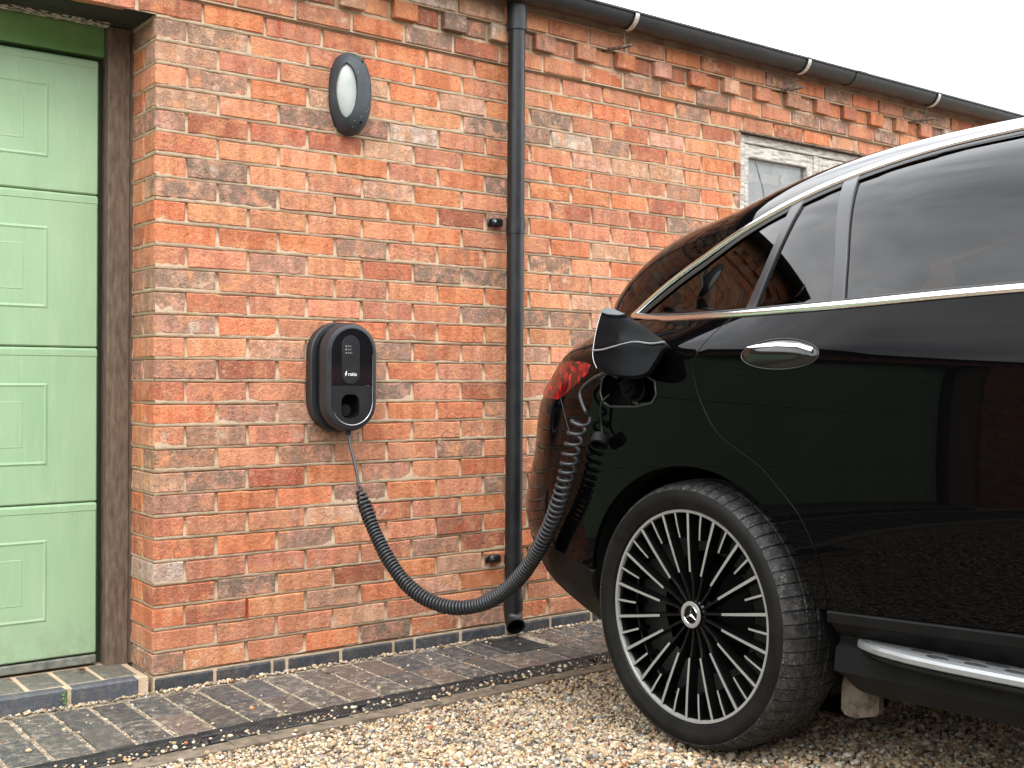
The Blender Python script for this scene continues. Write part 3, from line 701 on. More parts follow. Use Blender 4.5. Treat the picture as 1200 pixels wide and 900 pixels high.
for xb in (-5.84, -4.72, -3.6, -2.48, -1.36, -.24, .88, 2.0, 3.13, 4.215, 5.3):
    b = MB(); t = np.linspace(math.pi * .93, math.pi * 1.72, 12)
    for s in (-.009, 0, .009): pass
    pts = [(xb, -.106 + .0605 * math.cos(q), 2.535 + .0605 * math.sin(q)) for q in t]
    v = []; f = []
    for (x, y, z) in pts: v += [(xb - .011, y, z), (xb + .011, y, z)]
    for i in range(len(pts) - 1): f.append((2 * i, 2 * i + 1, 2 * i + 3, 2 * i + 2))
    v += [(x, -.106 + (y + .106) * 1.05, 2.535 + (z - 2.535) * 1.05) for x, y, z in v]; n = len(pts) * 2
    f += [tuple(n + q for q in g_)[::-1] for g_ in f]
    for i in range(len(pts) - 1): f += [(2 * i, 2 * i + 2, n + 2 * i + 2, n + 2 * i), (2 * i + 1, n + 2 * i + 1, n + 2 * i + 3, 2 * i + 3)]
    b.add(v, f); br = b.build('gutter_bracket', M['galv'], gt)
    b = MB(); b.tube([(xb - .005, -.088, 2.478), (xb - .007, -.092, 2.40), (xb - .007, -.092, 2.385)], .004, 8); b.tube([(xb - .06, .0, 2.398), (xb - .02, -.08, 2.403), (xb + .005, -.125, 2.408)], .0075, 6); b.build('bracket_spike', M['rust'], br)
dp = thing('downpipe', 'black round downpipe running down the brick wall', 'downpipe', (1.436, -.066, 0))
px_, py_ = 1.436, -.068
def pipe_seg(b, z0, z1, r, m=0): b.tube([(px_, py_, z0), (px_, py_, z1)], r, 28, m)
b = MB(); pipe_seg(b, 1.575, 2.435, .0345); b.build('pipe', M['pipe'], dp, 40)
b = MB(); pipe_seg(b, .10, 1.60, .0345); b.build('pipe', M['pipe'], dp, 40)
b = MB(); pipe_seg(b, 1.565, 1.63, .0375); b.build('pipe_collar', M['pipe'], dp, 40)
b = MB(); pipe_seg(b, 2.375, 2.49, .0395); b.build('pipe_collar', M['gutter'], dp, 40)
b = MB(); pipe_seg(b, .062, .11, .0390); b.build('pipe_collar', M['pipe'], dp, 40)
sh = [(px_, py_, .075), (px_, py_, .055), (px_ - .002, py_ - .004, .038), (px_ - .006, py_ - .013, .024), (px_ - .011, py_ - .026, .014), (px_ - .016, py_ - .040, .006)]
b = MB(); b.tube(sh, .0365, 28, cap=False); P3_, T3_, U3_, B3_ = frames(sh)
b.build('shoe', M['pipe'], dp, 60); b = MB()
mt = np.array(sh[-1]); T9, U9, B9 = T3_[-1], U3_[-1], B3_[-1]
ring = lambda r, d: [tuple(mt + T9 * d + r * (math.cos(q) * U9 + math.sin(q) * B9)) for q in np.linspace(0, 2 * math.pi, 29)[:-1]]
b.add(ring(.0330, .0005) + ring(.0325, -.05), [(i, (i + 1) % 28, 28 + (i + 1) % 28, 28 + i) for i in range(28)] + [tuple(range(28, 56))]); b.build('shoe_mouth', M['black'], dp)
b = MB(); b.add(ring(.0385, -.006) + ring(.0385, .001) + ring(.0328, .001), [(k * 28 + i, k * 28 + (i + 1) % 28, (k + 1) * 28 + (i + 1) % 28, (k + 1) * 28 + i) for k in range(2) for i in range(28)]); b.build('shoe_rim', M['pipe'], dp, 40)
for zb in (1.612, .268):
    b = MB(); b.box((px_ - .083, -.030, zb - .016), (px_ - .03, -.0015, zb + .016), c=.006); b.box((px_ - .095, -.012, zb - .016), (px_ - .05, -.0012, zb + .014), c=.004); b.box((px_ + .03, -.030, zb - .016), (px_ + .083, -.0015, zb + .016), c=.006)
    v, f = lathe([(.0348, -.017), (.0372, -.017), (.0372, .017), (.0348, .017)], 28); b.add([(x + px_, y + py_, z + zb) for x, y, z in v], f)
    pb = b.build('pipe_bracket', M['pipe'], dp, 40); b = MB(); b.tube([(px_ - .074, -.030, zb + .003), (px_ - .074, -.034, zb + .003)], .0055, 10); b.build('screw', M['silver'], pb)

# ---------------------------------------------------------------- wall lamp
LX, LZ, LA, LB, LD = .713, 2.022, .079, .151, .072
lm = thing('wall_lamp', 'charcoal oval bulkhead light with frosted lens high on the brick wall', 'lamp', (LX, 0, LZ))
def dome(x, z):
    r = np.clip((np.abs(x) / LA) ** 2.3 + (np.abs(z) / LB) ** 2.3, 0, 1); return LD * (1 - r ** 1.6) ** .55
def lamp_panel(name, poly, holes, mat_, off, parent, h=.008, skirt=.012):
    pts = [];
    def dens(p):
        out = []
        for i in range(len(p)):
            q, r = np.array(p[i]), np.array(p[(i + 1) % len(p)]); n = max(1, int(np.linalg.norm(r - q) / h))
            out += [q + (r - q) * t / n for t in range(n)]
        return out
    B = dens(poly); Hh = [dens(q) for q in holes]; allp = list(B); ed = [(i, (i + 1) % len(B)) for i in range(len(B))]
    for q in Hh:
        s = len(allp); allp += q; ed += [(s + i, s + (i + 1) % len(q)) for i in range(len(q))]
    bd = np.array(allp)
    for x in np.arange(-LA, LA, h):
        for z in np.arange(-LB, LB, h):
            if inpoly(x, z, poly) and not any(inpoly(x, z, q) for q in holes) and np.min(np.hypot(*(bd - [x, z]).T)) > h * .45: allp.append(np.array([x, z]))
    r = delaunay_2d_cdt([Vector(map(float, p)) for p in allp], ed, [], 1, 1e-6)
    V = [(LX + p.x, -(.012 + float(dome(p.x, p.y)) + off), LZ + p.y) for p in r[0]]
    F = [q for q in r[2] if not any(inpoly(sum(r[0][i].x for i in q) / 3, sum(r[0][i].y for i in q) / 3, hq) for hq in holes)]
    o = mk(name, V, F, mat_, parent, smooth=True); recalc(o)
    bm = bmesh.new(); bm.from_mesh(o.data); be = [e for e in bm.edges if len(e.link_faces) == 1]
    r = bmesh.ops.extrude_edge_only(bm, edges=be); nv = [q for q in r['geom'] if isinstance(q, bmesh.types.BMVert)]
    for q in nv: q.co.y = min(q.co.y + skirt, -.001) - 0
    bmesh.ops.recalc_face_normals(bm, faces=bm.faces); bm.to_mesh(o.data); bm.free(); autosmooth(o, 50); return o
tt = np.linspace(0, 2 * math.pi, 65)[:-1]
oval = [(LA * .995 * math.copysign(abs(math.cos(t)) ** (2 / 2.3), math.cos(t)), LB * .995 * math.copysign(abs(math.sin(t)) ** (2 / 2.3), math.sin(t))) for t in tt]
ts_ = np.linspace(-1, 1, 17)
lens = [(-.040 - .032 * (1 - t * t) ** .6, .100 * t) for t in ts_] + [(-.040 + .037 * (1 - t * t) ** .65, .100 * t) for t in ts_[::-1]][1:-1]
scr = [[(cx + .0055 * math.cos(t), cz + .0055 * math.sin(t)) for t in np.linspace(0, 2 * math.pi, 13)[:-1]] for cx, cz in ((.024, .112), (.018, -.110))]
lamp_panel('lamp_housing', oval, [lens] + scr, M['lamp_body'], 0, lm)
lamp_panel('lamp_lens', [(x * 1.0 - .0, z * 1.03) for x, z in lens], [], M['lens'], -.013, lm, skirt=-.0)
b = MB(); b.add([(LX + x * 1.0, y, LZ + z * 1.0) for y in (-.0015, -.013) for x, z in oval], [(i, (i + 1) % 64, 64 + (i + 1) % 64, 64 + i) for i in range(64)] + [tuple(range(64))]); b.build('back_plate', M['lamp_body'], lm, 40)
for cx, cz in ((.024, .112), (.018, -.110)):
    b = MB(); b.tube([(LX + cx, -.014, LZ + cz), (LX + cx, -(.002 + float(dome(cx, cz))), LZ + cz)], .0045, 10); b.build('screw', M['black'] if cz > 0 else M['galv'], lm)

# ---------------------------------------------------------------- charger
ch = thing('wall_charger', 'black pill shaped electric car charger mounted on the brick wall', 'charger', (.662, 0, .99))
def stadium(cx, cz, hw, hh, n=14):
    pts = []
    for k in range(n + 1): t = math.pi * k / n; pts.append((cx + hw * math.cos(t), cz + hh - hw + hw * math.sin(t)))
    for k in range(n + 1): t = math.pi + math.pi * k / n; pts.append((cx + hw * math.cos(t), cz - hh + hw + hw * math.sin(t)))
    return pts
def stack(name, rings, mat_, parent, cap=True, smooth=30):
    """rings = list of (outline, y); lofted, last ring capped"""
    v = []; f = []; n = len(rings[0][0])
    for pts, y in rings: v += [(x, y, z) for x, z in pts]
    for k in range(len(rings) - 1): f += [(k * n + i, k * n + (i + 1) % n, (k + 1) * n + (i + 1) % n, (k + 1) * n + i) for i in range(n)]
    if cap: f.append(tuple((len(rings) - 1) * n + i for i in range(n)))
    o = mk(name, v, f, mat_, parent); recalc(o); return autosmooth(o, smooth)
CX, CZ = .6710, .9905; S_ = lambda hw, hh, dx=0, dz=0: stadium(CX + dx, CZ + dz, hw, hh)
stack('back_cover', [(S_(.1165, .1985, -.004), -.002), (S_(.1165, .1985, -.004), -.036), (S_(.1125, .1945, -.004), -.041), (S_(.098, .180, -.004), -.041), (S_(.094, .176, -.004), -.030)], M['char_body'], ch)
stack('charger_spacer', [(S_(.074, .160), -.028), (S_(.074, .160), -.070)], M['black'], ch, cap=False)
stack('charger_body', [(S_(.099, .188), -.069), (S_(.1045, .1935), -.074), (S_(.1045, .1935), -.108), (S_(.0985, .1875), -.121), (S_(.0875, .1765), -.1255), (S_(.084, .173), -.1255), (S_(.0825, .1715), -.1225)], M['char_body'], ch, cap=False, smooth=25)
# inner face: upper gloss panel and lower satin panel with socket mouth
def clip_z(pts, zc, up):
    out = []
    n = len(pts)
    for i in range(n):
        (x1, z1), (x2, z2) = pts[i], pts[(i + 1) % n]; k1, k2 = (z1 >= zc) == up, (z2 >= zc) == up
        if k1: out.append((x1, z1))
        if k1 != k2: t = (zc - z1) / (z2 - z1); out.append((x1 + (x2 - x1) * t, zc))
    return out
inner = S_(.0825, .1715); zd = .9615
up = clip_z(inner, zd + .0008, True); v = [(x, -.1238, z) for x, z in up]; mk('status_panel', v, [tuple(range(len(v)))], M['char_gloss'], ch)
def rr(cx, cz, hw, hh, r, n=6):
    out = []
    for (sx, sz, a0) in ((1, 1, 0), (-1, 1, 90), (-1, -1, 180), (1, -1, 270)):
        for k in range(n + 1): t = rad(a0 + 90 * k / n); out.append((cx + sx * (hw - r) + r * math.cos(t), cz + sz * (hh - r) + r * math.sin(t)))
    return out
low = clip_z(inner, zd - .0008, False); hole = rr(CX - .008, .8865, .036, .0435, .026)
r = delaunay_2d_cdt([Vector(p) for p in low + hole], [(i, (i + 1) % len(low)) for i in range(len(low))] + [(len(low) + i, len(low) + (i + 1) % len(hole)) for i in range(len(hole))], [], 1, 1e-6)
F = [q for q in r[2] if not inpoly(sum(r[0][i].x for i in q) / 3, sum(r[0][i].y for i in q) / 3, hole)]
o = mk('socket_panel', [(p.x, -.1250, p.y) for p in r[0]], F, M['char_mid'], ch); recalc(o)
stack('socket', [(hole, -.125), (rr(CX - .008, .8865, .034, .041, .025), -.122), (rr(CX - .008, .8865, .033, .040, .024), -.080)], M['black'], ch)
b = MB(); b.tube([(CX - .008, -.081, .872), (CX - .008, -.088, .872)], .021, 20); b.build('socket_pins', M['char_mid'], ch, 40)
stack('display_strip', [(stadium(CX - .007, 1.0525, .0365, .0865), -.1240), (stadium(CX - .007, 1.0525, .0358, .0858), -.1256)], M['char_mid'], ch)
arc = [(x, z) for x, z in S_(.0815, .1705)]
arcp = [(CX + .0815 * math.cos(t), CZ - .1705 + .0815 + .0815 * math.sin(t)) for t in np.linspace(-math.pi * .86, 0, 26)] + [(CX + .0815, 1.02), (CX + .0815, 1.07)]
b = MB(); b.tube([(x, -.1256, z) for x, z in arcp], np.concatenate([np.linspace(.0006, .0019, 8), np.full(16, .0021), np.linspace(.0018, .0004, 4)]), 8); b.build('trim_line', M['silver'], ch, 60)
def text(s, size, loc, mat_, parent, name, shear=0, xs=1.):
    cu = bpy.data.curves.new(name, 'FONT'); cu.body = s; cu.size = size; cu.extrude = .0002; cu.align_x = 'LEFT'; cu.shear = shear
    o = bpy.data.objects.new(name, cu); COL.objects.link(o); bpy.context.view_layer.update()
    me = bpy.data.meshes.new_from_object(o.evaluated_get(bpy.context.evaluated_depsgraph_get())); bpy.data.objects.remove(o)
    q = bpy.data.objects.new(name, me); me.materials.clear(); me.materials.append(mat_); q.location = loc; q.rotation_euler = (math.pi / 2, 0, 0); q.scale = (xs, 1, 1); return link(q, parent)
lg = text('ratio', .0185, (CX - .0190, -.1262, .9955), M['ink'], ch, 'brand_lettering', 0, 1.0)
for q in (.0004, -.0004): pass
b = MB()
def flat(b, pts, y=-.1259): b.add([(x, y, z) for x, z in pts] + [(x, y - .0004, z) for x, z in pts], [tuple(range(len(pts), 2 * len(pts)))] + [(i, (i + 1) % len(pts), len(pts) + (i + 1) % len(pts), len(pts) + i) for i in range(len(pts))])
bx, bz = CX - .0305, .9930
flat(b, [(bx + .0045, bz + .019), (bx - .0005, bz + .008), (bx + .0025, bz + .008), (bx + .0005, bz), (bx + .0085, bz + .0115), (bx + .005, bz + .0115), (bx + .0075, bz + .019)])
b.build('brand_bolt', M['ink'], ch)
b = MB()
for k, zz in enumerate((1.1005, 1.0885, 1.0765)):
    flat(b, rr(CX - .0265, zz, .0018, .0026, .0008, 2))
b.build('status_icons', M['ink_dim'], ch)
for k, (zz, s) in enumerate(((1.0985, 'Error'), (1.0865, 'Lock'), (1.0745, 'Power'))): text(s, .0066, (CX - .0195, -.1261, zz), M['ink_dim'], ch, 'status_lettering')
b = MB(); b.box((CX + .1042, -.098, .955), (CX + .1056, -.078, .985)); b.build('side_sticker', M['pink'], ch)
b = MB(); b.tube([(.671, -.095, .80), (.671, -.095, .785)], .011, 14); b.build('cable_gland', M['char_mid'], ch, 40)

# ---------------------------------------------------------------- charging cable
CP = np.array([(.671, -.095, .792), (.670, -.117, .739), (.670, -.155, .665), (.666, -.185, .607), (.666, -.205, .573), (.668, -.249, .509), (.673, -.306, .435), (.684, -.373, .361), (.704, -.451, .295), (.734, -.535, .254), (.774, -.627, .241), (.814, -.720, .263), (.830, -.827, .321), (.816, -.957, .413), (.786, -1.072, .514), (.764, -1.160, .614), (.755, -1.211, .708), (.755, -1.240, .794), (.757, -1.263, .856), (.756, -1.283, .885)])
path = spline(CP, 24); Ls = np.r_[0, np.cumsum(np.linalg.norm(np.diff(path, axis=0), axis=1))]
i0 = 3 * 24 + 8; sA, sE = Ls[i0], Ls[-1]
# coil phase: tight along most of its length, opening out near the car
Pn, Tn, Un, Bn = frames(path); turns = 104; ss = np.linspace(0, 1, turns * 22)
pitch = 1 + .45 * np.clip((ss - .55) / .25, 0, 1) + 1.6 * np.clip((ss - .82) / .18, 0, 1) ** 1.3 + .4 * np.clip((.1 - ss) / .1, 0, 1); dens_ = 1 / pitch; ph = np.cumsum(dens_); ph = ph / ph[-1] * turns * 2 * math.pi
sv = sA + (sE - sA) * ss; ci = np.array([np.interp(sv, Ls, Pn[:, k]) for k in range(3)]).T; ui = np.array([np.interp(sv, Ls, Un[:, k]) for k in range(3)]).T; ti = np.array([np.interp(sv, Ls, Tn[:, k]) for k in range(3)]).T
ui -= ti * (ui * ti).sum(1)[:, None]; ui /= np.linalg.norm(ui, axis=1)[:, None]; bi = np.cross(ti, ui)
rc = (.0195 + .0045 * np.clip((ss - .8) / .2, 0, 1) + .0012 * np.sin(ss * 41) * np.sin(ss * 17)) * np.clip(.55 + ss / .07, 0, 1)
coil = ci + rc[:, None] * (np.cos(ph)[:, None] * ui + np.sin(ph)[:, None] * bi)
tail = np.array([(.762, -1.287, .9000), (.7700, -1.2620, .9228), (.7790, -1.2440, .9466), (.7813, -1.2563, .9685), (.7782, -1.2998, .9904), (.7700, -1.3426, 1.0024), (.7650, -1.3800, 1.0080), (.7750, -1.4050, .995)])
full = np.vstack([path[:i0 - 6], coil[4:-3], spline(np.vstack([coil[-3], tail]), 8)[6:]])
cb = MB(); cb.tube(full, .0054, 8); o = cb.build('charging_cable', M['cable'], None, 80); tag(o, 'black coiled charging cable looping from wall charger to car', 'cable')

# ---------------------------------------------------------------- small plants and litter
wd = thing('weed', 'small green weed sprouting at the foot of the step', 'plant', (-.28, -.02, PZ))
b = MB()
for k in range(16):
    a = random.uniform(0, 6.28); h = random.uniform(.012, .055); l = random.uniform(.006, .012); c = np.array([-.283 + random.gauss(0, .006), -.022 + random.gauss(0, .004), PZ + h]); d = np.array([math.cos(a), math.sin(a), .5]) * l; s = np.array([-math.sin(a), math.cos(a), .1]) * l * .35
    b.add([c, c + d * .5 + s, c + d, c + d * .5 - s], [(0, 1, 2, 3)])
b.build('leaves', M['stem'], wd); b = MB(); b.tube([(-.283, -.018, PZ - .005), (-.283, -.018, PZ + .05)], .0016, 6); b.build('stalk', M['stem'], wd)
b = MB(); c0 = np.array([-.175, .175, .012])
for k in range(5):
    a = k * 1.3; d = np.array([math.cos(a), math.sin(a), .3]) * .012; s = np.array([-math.sin(a), math.cos(a), .6]) * .007
    b.add([c0, c0 + d * .5 + s, c0 + d, c0 + d * .5 - s], [(0, 1, 2, 3)])
o = b.build('dead_leaf', M['leaf_red']); tag(o, 'curled red brown dead leaf on the door step', 'leaf')

# ================================================================= CAR
C0 = np.array([.82763, -1.63966, .37675]); FW = np.array([.0523360, -.9986295, 0.]); OW = np.array([-.9986295, -.0523360, 0.])
BC = -.945; WH = .97; A0 = .05; NE = 3.4; ZB = 1.10
HX = [-.95, -.7, -.45, -.2, .05, .35, .7, 1.2, 1.8, 2.3, 2.7, 3.1, 3.95]; HY = [.987, 1.278, 1.47, 1.539, 1.609, 1.657, 1.674, 1.685, 1.66, 1.50, 1.27, 1.16, 1.13]
LXs = [.2, .30, .42, .56, .75, .95, 1.05, 1.2, 1.45, 1.7]; LYs = [.516, .873, 1.029, 1.1, 1.042, .988, .898, .884, .77, .445]
IX = [.2, .30, .40, .47, .60, .75, .90, 1.0, 1.045, 1.075, 1.15, 1.18]; IY = [.12, .085, .03, .018, .006, 0., .003, .008, .013, .021, .042, .053]
def nspl(xs, ys):
    xs = np.asarray(xs, float); ys = np.asarray(ys, float); n = len(xs); h = np.diff(xs); A = np.eye(n); r = np.zeros(n)
    for i in range(1, n - 1): A[i, i - 1] = h[i - 1]; A[i, i] = 2 * (h[i - 1] + h[i]); A[i, i + 1] = h[i]; r[i] = 6 * ((ys[i + 1] - ys[i]) / h[i] - (ys[i] - ys[i - 1]) / h[i - 1])
    Mm = np.linalg.solve(A, r)
    def f(x):
        x = np.asarray(x, float); i = np.clip(np.searchsorted(xs, x) - 1, 0, n - 2); t = x - xs[i]
        return ys[i] + t * ((ys[i + 1] - ys[i]) / h[i] - h[i] * (2 * Mm[i] + Mm[i + 1]) / 6) + Mm[i] / 2 * t ** 2 + (Mm[i + 1] - Mm[i]) / (6 * h[i]) * t ** 3
    return f
def pchip(xs, ys):
    xs = np.asarray(xs, float); ys = np.asarray(ys, float); h = np.diff(xs); dl = np.diff(ys) / h; m = np.zeros(len(xs)); m[0] = dl[0]; m[-1] = dl[-1]
    for i in range(1, len(xs) - 1):
        if dl[i - 1] * dl[i] > 0: w1 = 2 * h[i] + h[i - 1]; w2 = h[i] + 2 * h[i - 1]; m[i] = (w1 + w2) / (w1 / dl[i - 1] + w2 / dl[i])
    def f(x):
        x = np.asarray(x, float); i = np.clip(np.searchsorted(xs, x) - 1, 0, len(xs) - 2); t = np.clip((x - xs[i]) / h[i], 0, 1)
        return (2 * t ** 3 - 3 * t ** 2 + 1) * ys[i] + (t ** 3 - 2 * t ** 2 + t) * h[i] * m[i] + (-2 * t ** 3 + 3 * t ** 2) * ys[i + 1] + (t ** 3 - t ** 2) * h[i] * m[i + 1]
    return f
Hf, Lf, If = nspl(HX, HY), nspl(LXs, LYs), pchip(IX, IY)
def wz(z):
    z = np.asarray(z, float); return WH - np.where(z < 1.15, If(z), .042 + .33 * (z - 1.15) + .25 * np.clip(z - 1.15, 0, 1) ** 2)
def taper(a, z):
    t = np.clip((z - 1.05) / .14, 0, 1); u = np.clip(.58 - a, 0, None); return .21 * (t * t * (3 - 2 * t)) * np.where(u > .7, .49 + .84 * (u - .7), u * u)
def Sr(a, z): return np.maximum(1 - np.clip((A0 - np.asarray(a, float)) / Lf(z), 0, 1) ** NE, 0) ** (1 / NE)
def Sf_(a): return np.maximum(1 - np.clip((np.asarray(a, float) - 2.7) / 1.25, 0, 1) ** 2.6, 0) ** (1 / 2.6)
def bof(a, z):
    a = np.asarray(a, float); z = np.asarray(z, float); zz = np.clip((z - ZB) / np.maximum(Hf(a) - ZB, .02), 0, 1)
    return BC + (wz(z) - taper(a, z)) * np.maximum(1 - zz ** 7., 0) ** (1 / 2.2) * Sr(a, z) * Sf_(a)
def to3(a, b_, z):
    a, b_, z = map(lambda q: np.asarray(q, float), (a, b_, z)); p = C0 + a[..., None] * FW + b_[..., None] * OW; p = np.array(p); p[..., 2] = z; return p
def nrm(a, z):
    e = 2e-4; ba = (bof(a + e, z) - bof(a - e, z)) / (2 * e); bz_ = (bof(a, z + e) - bof(a, z - e)) / (2 * e); ba = np.clip(ba, -40, 40)
    n = OW[None] - ba[:, None] * FW[None] - bz_[:, None] * np.array([0, 0, 1.])[None]; return n / np.linalg.norm(n, axis=1)[:, None]
# arc-length table of the rear plan curve, so that panels can run round the corner
_S = np.concatenate([np.linspace(1, .03, 1500)]); _t = np.maximum(1 - _S ** NE, 0) ** (1 / NE); _u = np.r_[0, np.cumsum(np.hypot(np.diff(_t) * 1.0, np.diff(_S) * .95))]
UMAX = _u[-1]
def a2u(a, z): a = np.asarray(a, float); t = np.clip((A0 - a) / Lf(z), 0, _t[-1]); return np.where(a >= A0, a - A0, -np.interp(t, _t, _u))
def u2a(u, z): u = np.asarray(u, float); return np.where(u >= 0, A0 + u, A0 - Lf(z) * np.interp(-u, _u, _t))
car = thing('parked_car', 'glossy black electric car with open charge flap backed up to the brick wall', 'car', tuple(to3(0, BC, 0.)))
def dens(poly, h):
    out = []
    for i in range(len(poly)):
        q, r = np.array(poly[i], float), np.array(poly[(i + 1) % len(poly)], float); n = max(1, int(math.ceil(np.linalg.norm(r - q) / h))); out += [q + (r - q) * t / n for t in range(n)]
    return np.array(out)
def inpoly_np(X, Y, P):
    r = np.zeros(len(X), bool); n = len(P)
    for i in range(n):
        x1, y1 = P[i]; x2, y2 = P[i - 1]
        if y1 == y2: continue
        r ^= ((y1 > Y) != (y2 > Y)) & (X < (x2 - x1) * (Y - y1) / (y2 - y1) + x1)
    return r
def panel(name, poly, mat_, parent, h=.03, off=0., flange=.014, rnd=.0016, holes=(), uv=False, bulge=0., edge=.012, relief=None):
    """a body panel cut out of the body surface: outline in (length, height); rounded edge and a return flange"""
    P = np.array(poly, float)
    if not uv:
        P = dens(P, edge); P = np.stack([a2u(P[:, 0], P[:, 1]), P[:, 1]], 1)
    else: P = dens(P, edge)
    Hs = [np.stack([a2u(q[:, 0], q[:, 1]), q[:, 1]], 1) for q in [dens(x, edge) for x in holes]]
    A = [P] + Hs; ed = []; s = 0
    for q in A: ed += [(s + i, s + (i + 1) % len(q)) for i in range(len(q))]; s += len(q)
    bd = np.vstack(A); lo, hi = P.min(0), P.max(0)
    gx, gy = np.meshgrid(np.arange(lo[0], hi[0], h), np.arange(lo[1], hi[1], h)); gx = gx + (np.arange(gx.shape[0])[:, None] % 2) * h * .5; gx, gy = gx.ravel(), gy.ravel()
    k = inpoly_np(gx, gy, P)
    for q in Hs: k &= ~inpoly_np(gx, gy, q)
    gx, gy = gx[k], gy[k]
    if len(gx):
        dm = np.min(np.hypot(gx[:, None] - bd[None, :, 0], gy[:, None] - bd[None, :, 1]), 1); gx, gy = gx[dm > h * .42], gy[dm > h * .42]
    allp = np.vstack([bd, np.stack([gx, gy], 1)])
    r = delaunay_2d_cdt([Vector((float(x), float(y))) for x, y in allp], ed, [], 1, 1e-7)
    V2 = np.array([(q.x, q.y) for q in r[0]]); T = np.array([q for q in r[2] if len(q) == 3])
    ce = V2[T].mean(1)
    kk = np.ones(len(T), bool)
    for q in Hs: kk &= ~inpoly_np(ce[:, 0], ce[:, 1], q)
    T = T[kk]
    z = V2[:, 1]; a = u2a(V2[:, 0], z); n3 = nrm(a, z); o_ = np.full(len(a), off)
    if bulge:
        dm = np.min(np.hypot(V2[:, 0][:, None] - bd[None, :, 0], V2[:, 1][:, None] - bd[None, :, 1]), 1); o_ = o_ + bulge * (1 - np.clip(1 - dm / dm.max(), 0, 1) ** 2)
    if relief is not None: o_ = o_ + relief(a, z)
    V = to3(a, bof(a, z), z) + n3 * o_[:, None]
    # orientation
    fn = np.cross(V[T[:, 1]] - V[T[:, 0]], V[T[:, 2]] - V[T[:, 0]]); T[(fn * n3[T[:, 0]]).sum(1) < 0] = T[(fn * n3[T[:, 0]]).sum(1) < 0][:, ::-1]
    if bulge or relief is not None:
        vn = np.zeros_like(V); fn = np.cross(V[T[:, 1]] - V[T[:, 0]], V[T[:, 2]] - V[T[:, 0]])
        for c in range(3): np.add.at(vn, T[:, c], fn)
        n3 = vn / (np.linalg.norm(vn, axis=1)[:, None] + 1e-12)
    ec = {}
    for t in T:
        for i in range(3):
            e = (t[i], t[(i + 1) % 3]); ec[e] = 1
    bnd = [e for e in ec if (e[1], e[0]) not in ec]
    vs = V.tolist(); ns = n3.tolist(); fs = T.tolist()
    if flange:
        out = {}
        for x, y in bnd:
            d = V[y] - V[x]; d /= np.linalg.norm(d) + 1e-12; t = np.cross(d, n3[x]); out.setdefault(x, []).append(t); out.setdefault(y, []).append(t)
        id1 = {}; id2 = {}
        for q, ts in out.items():
            t = np.sum(ts, 0); t = t / (np.linalg.norm(t) + 1e-9)
            p1 = V[q] + t * rnd - n3[q] * rnd; n1 = t * .9 + n3[q] * .43
            id1[q] = len(vs); vs.append(p1.tolist()); ns.append((n1 / np.linalg.norm(n1)).tolist())
            id2[q] = len(vs); vs.append((p1 - n3[q] * flange).tolist()); ns.append(t.tolist())
        for x, y in bnd: fs += [(y, x, id1[x], id1[y]), (id1[y], id1[x], id2[x], id2[y])]
    return mk(name, vs, fs, mat_, parent, smooth=True, normals=ns)
def strip(name, line, width, hgt, mat_, parent, off=0., closed=False, taper=None):
    """moulding of rounded section laid on the body surface along a line of (length, height)"""
    Lp = spline(line, 6) if not closed else np.array(line, float); a, z = Lp[:, 0], Lp[:, 1]; n3 = nrm(a, z); p = to3(a, bof(a, z), z) + n3 * off
    T = (np.roll(p, -1, 0) - np.roll(p, 1, 0)) if closed else np.gradient(p, axis=0); T /= np.linalg.norm(T, axis=1)[:, None]; S = np.cross(n3, T)
    sec = [(-.5, -.25), (-.5, .35), (-.36, .8), (-.15, 1.), (.15, 1.), (.36, .8), (.5, .35), (.5, -.25)]; m = len(sec); wd_ = width * (taper if taper is not None else np.ones(len(p)))
    V = np.array([[p[i] + S[i] * s * wd_[i] + n3[i] * q * hgt for s, q in sec] for i in range(len(p))]).reshape(-1, 3); F = []
    for i in range(len(p) if closed else len(p) - 1):
        k = (i + 1) % len(p)
        for j in range(m - 1): F.append((i * m + j, i * m + j + 1, k * m + j + 1, k * m + j))
    if not closed: F += [tuple(range(m)), tuple((len(p) - 1) * m + j for j in range(m))[::-1]]
    o = mk(name, V, F, mat_, parent); recalc(o); return autosmooth(o, 50)

AR = .392; AZ = C0[2]
def arc_pts(c, r, a0, a1, n=40): return [(c + r * math.cos(t), AZ + r * math.sin(t)) for t in np.linspace(a0, a1, n)]
CH_LOW = [(-.395, 1.170), (-.264, 1.163), (-.141, 1.159), (.108, 1.158), (.419, 1.165), (.665, 1.175), (.851, 1.181), (1.3, 1.192), (1.9, 1.200), (2.2, 1.200)]
CH_UP = [(-.406, 1.189), (-.313, 1.236), (-.212, 1.289), (-.088, 1.349), (.031, 1.400), (.188, 1.458), (.329, 1.499), (.535, 1.543), (.726, 1.563), (.95, 1.575), (1.3, 1.578), (1.65, 1.545), (1.95, 1.44), (2.2, 1.28), (2.3, 1.205)]
DOOR = [(.082, 1.150), (.060, 1.135), (.040, 1.107), (.026, 1.08), (.018, 1.053), (.014, 1.023), (.023, .979), (.043, .936), (.072, .889), (.109, .852), (.164, .821), (.23, .785), (.286, .738), (.341, .682), (.375, .625), (.401, .569), (.412, .511), (.413, .462)]
DOOR = spline(DOOR, 4).tolist(); DOOR[0] = [.084, 1.1525]
def off_line(L, d):
    L = np.array(L); t = np.gradient(L, axis=0); t /= np.linalg.norm(t, axis=1)[:, None]; return (L + np.stack([t[:, 1], -t[:, 0]], 1) * d).tolist()
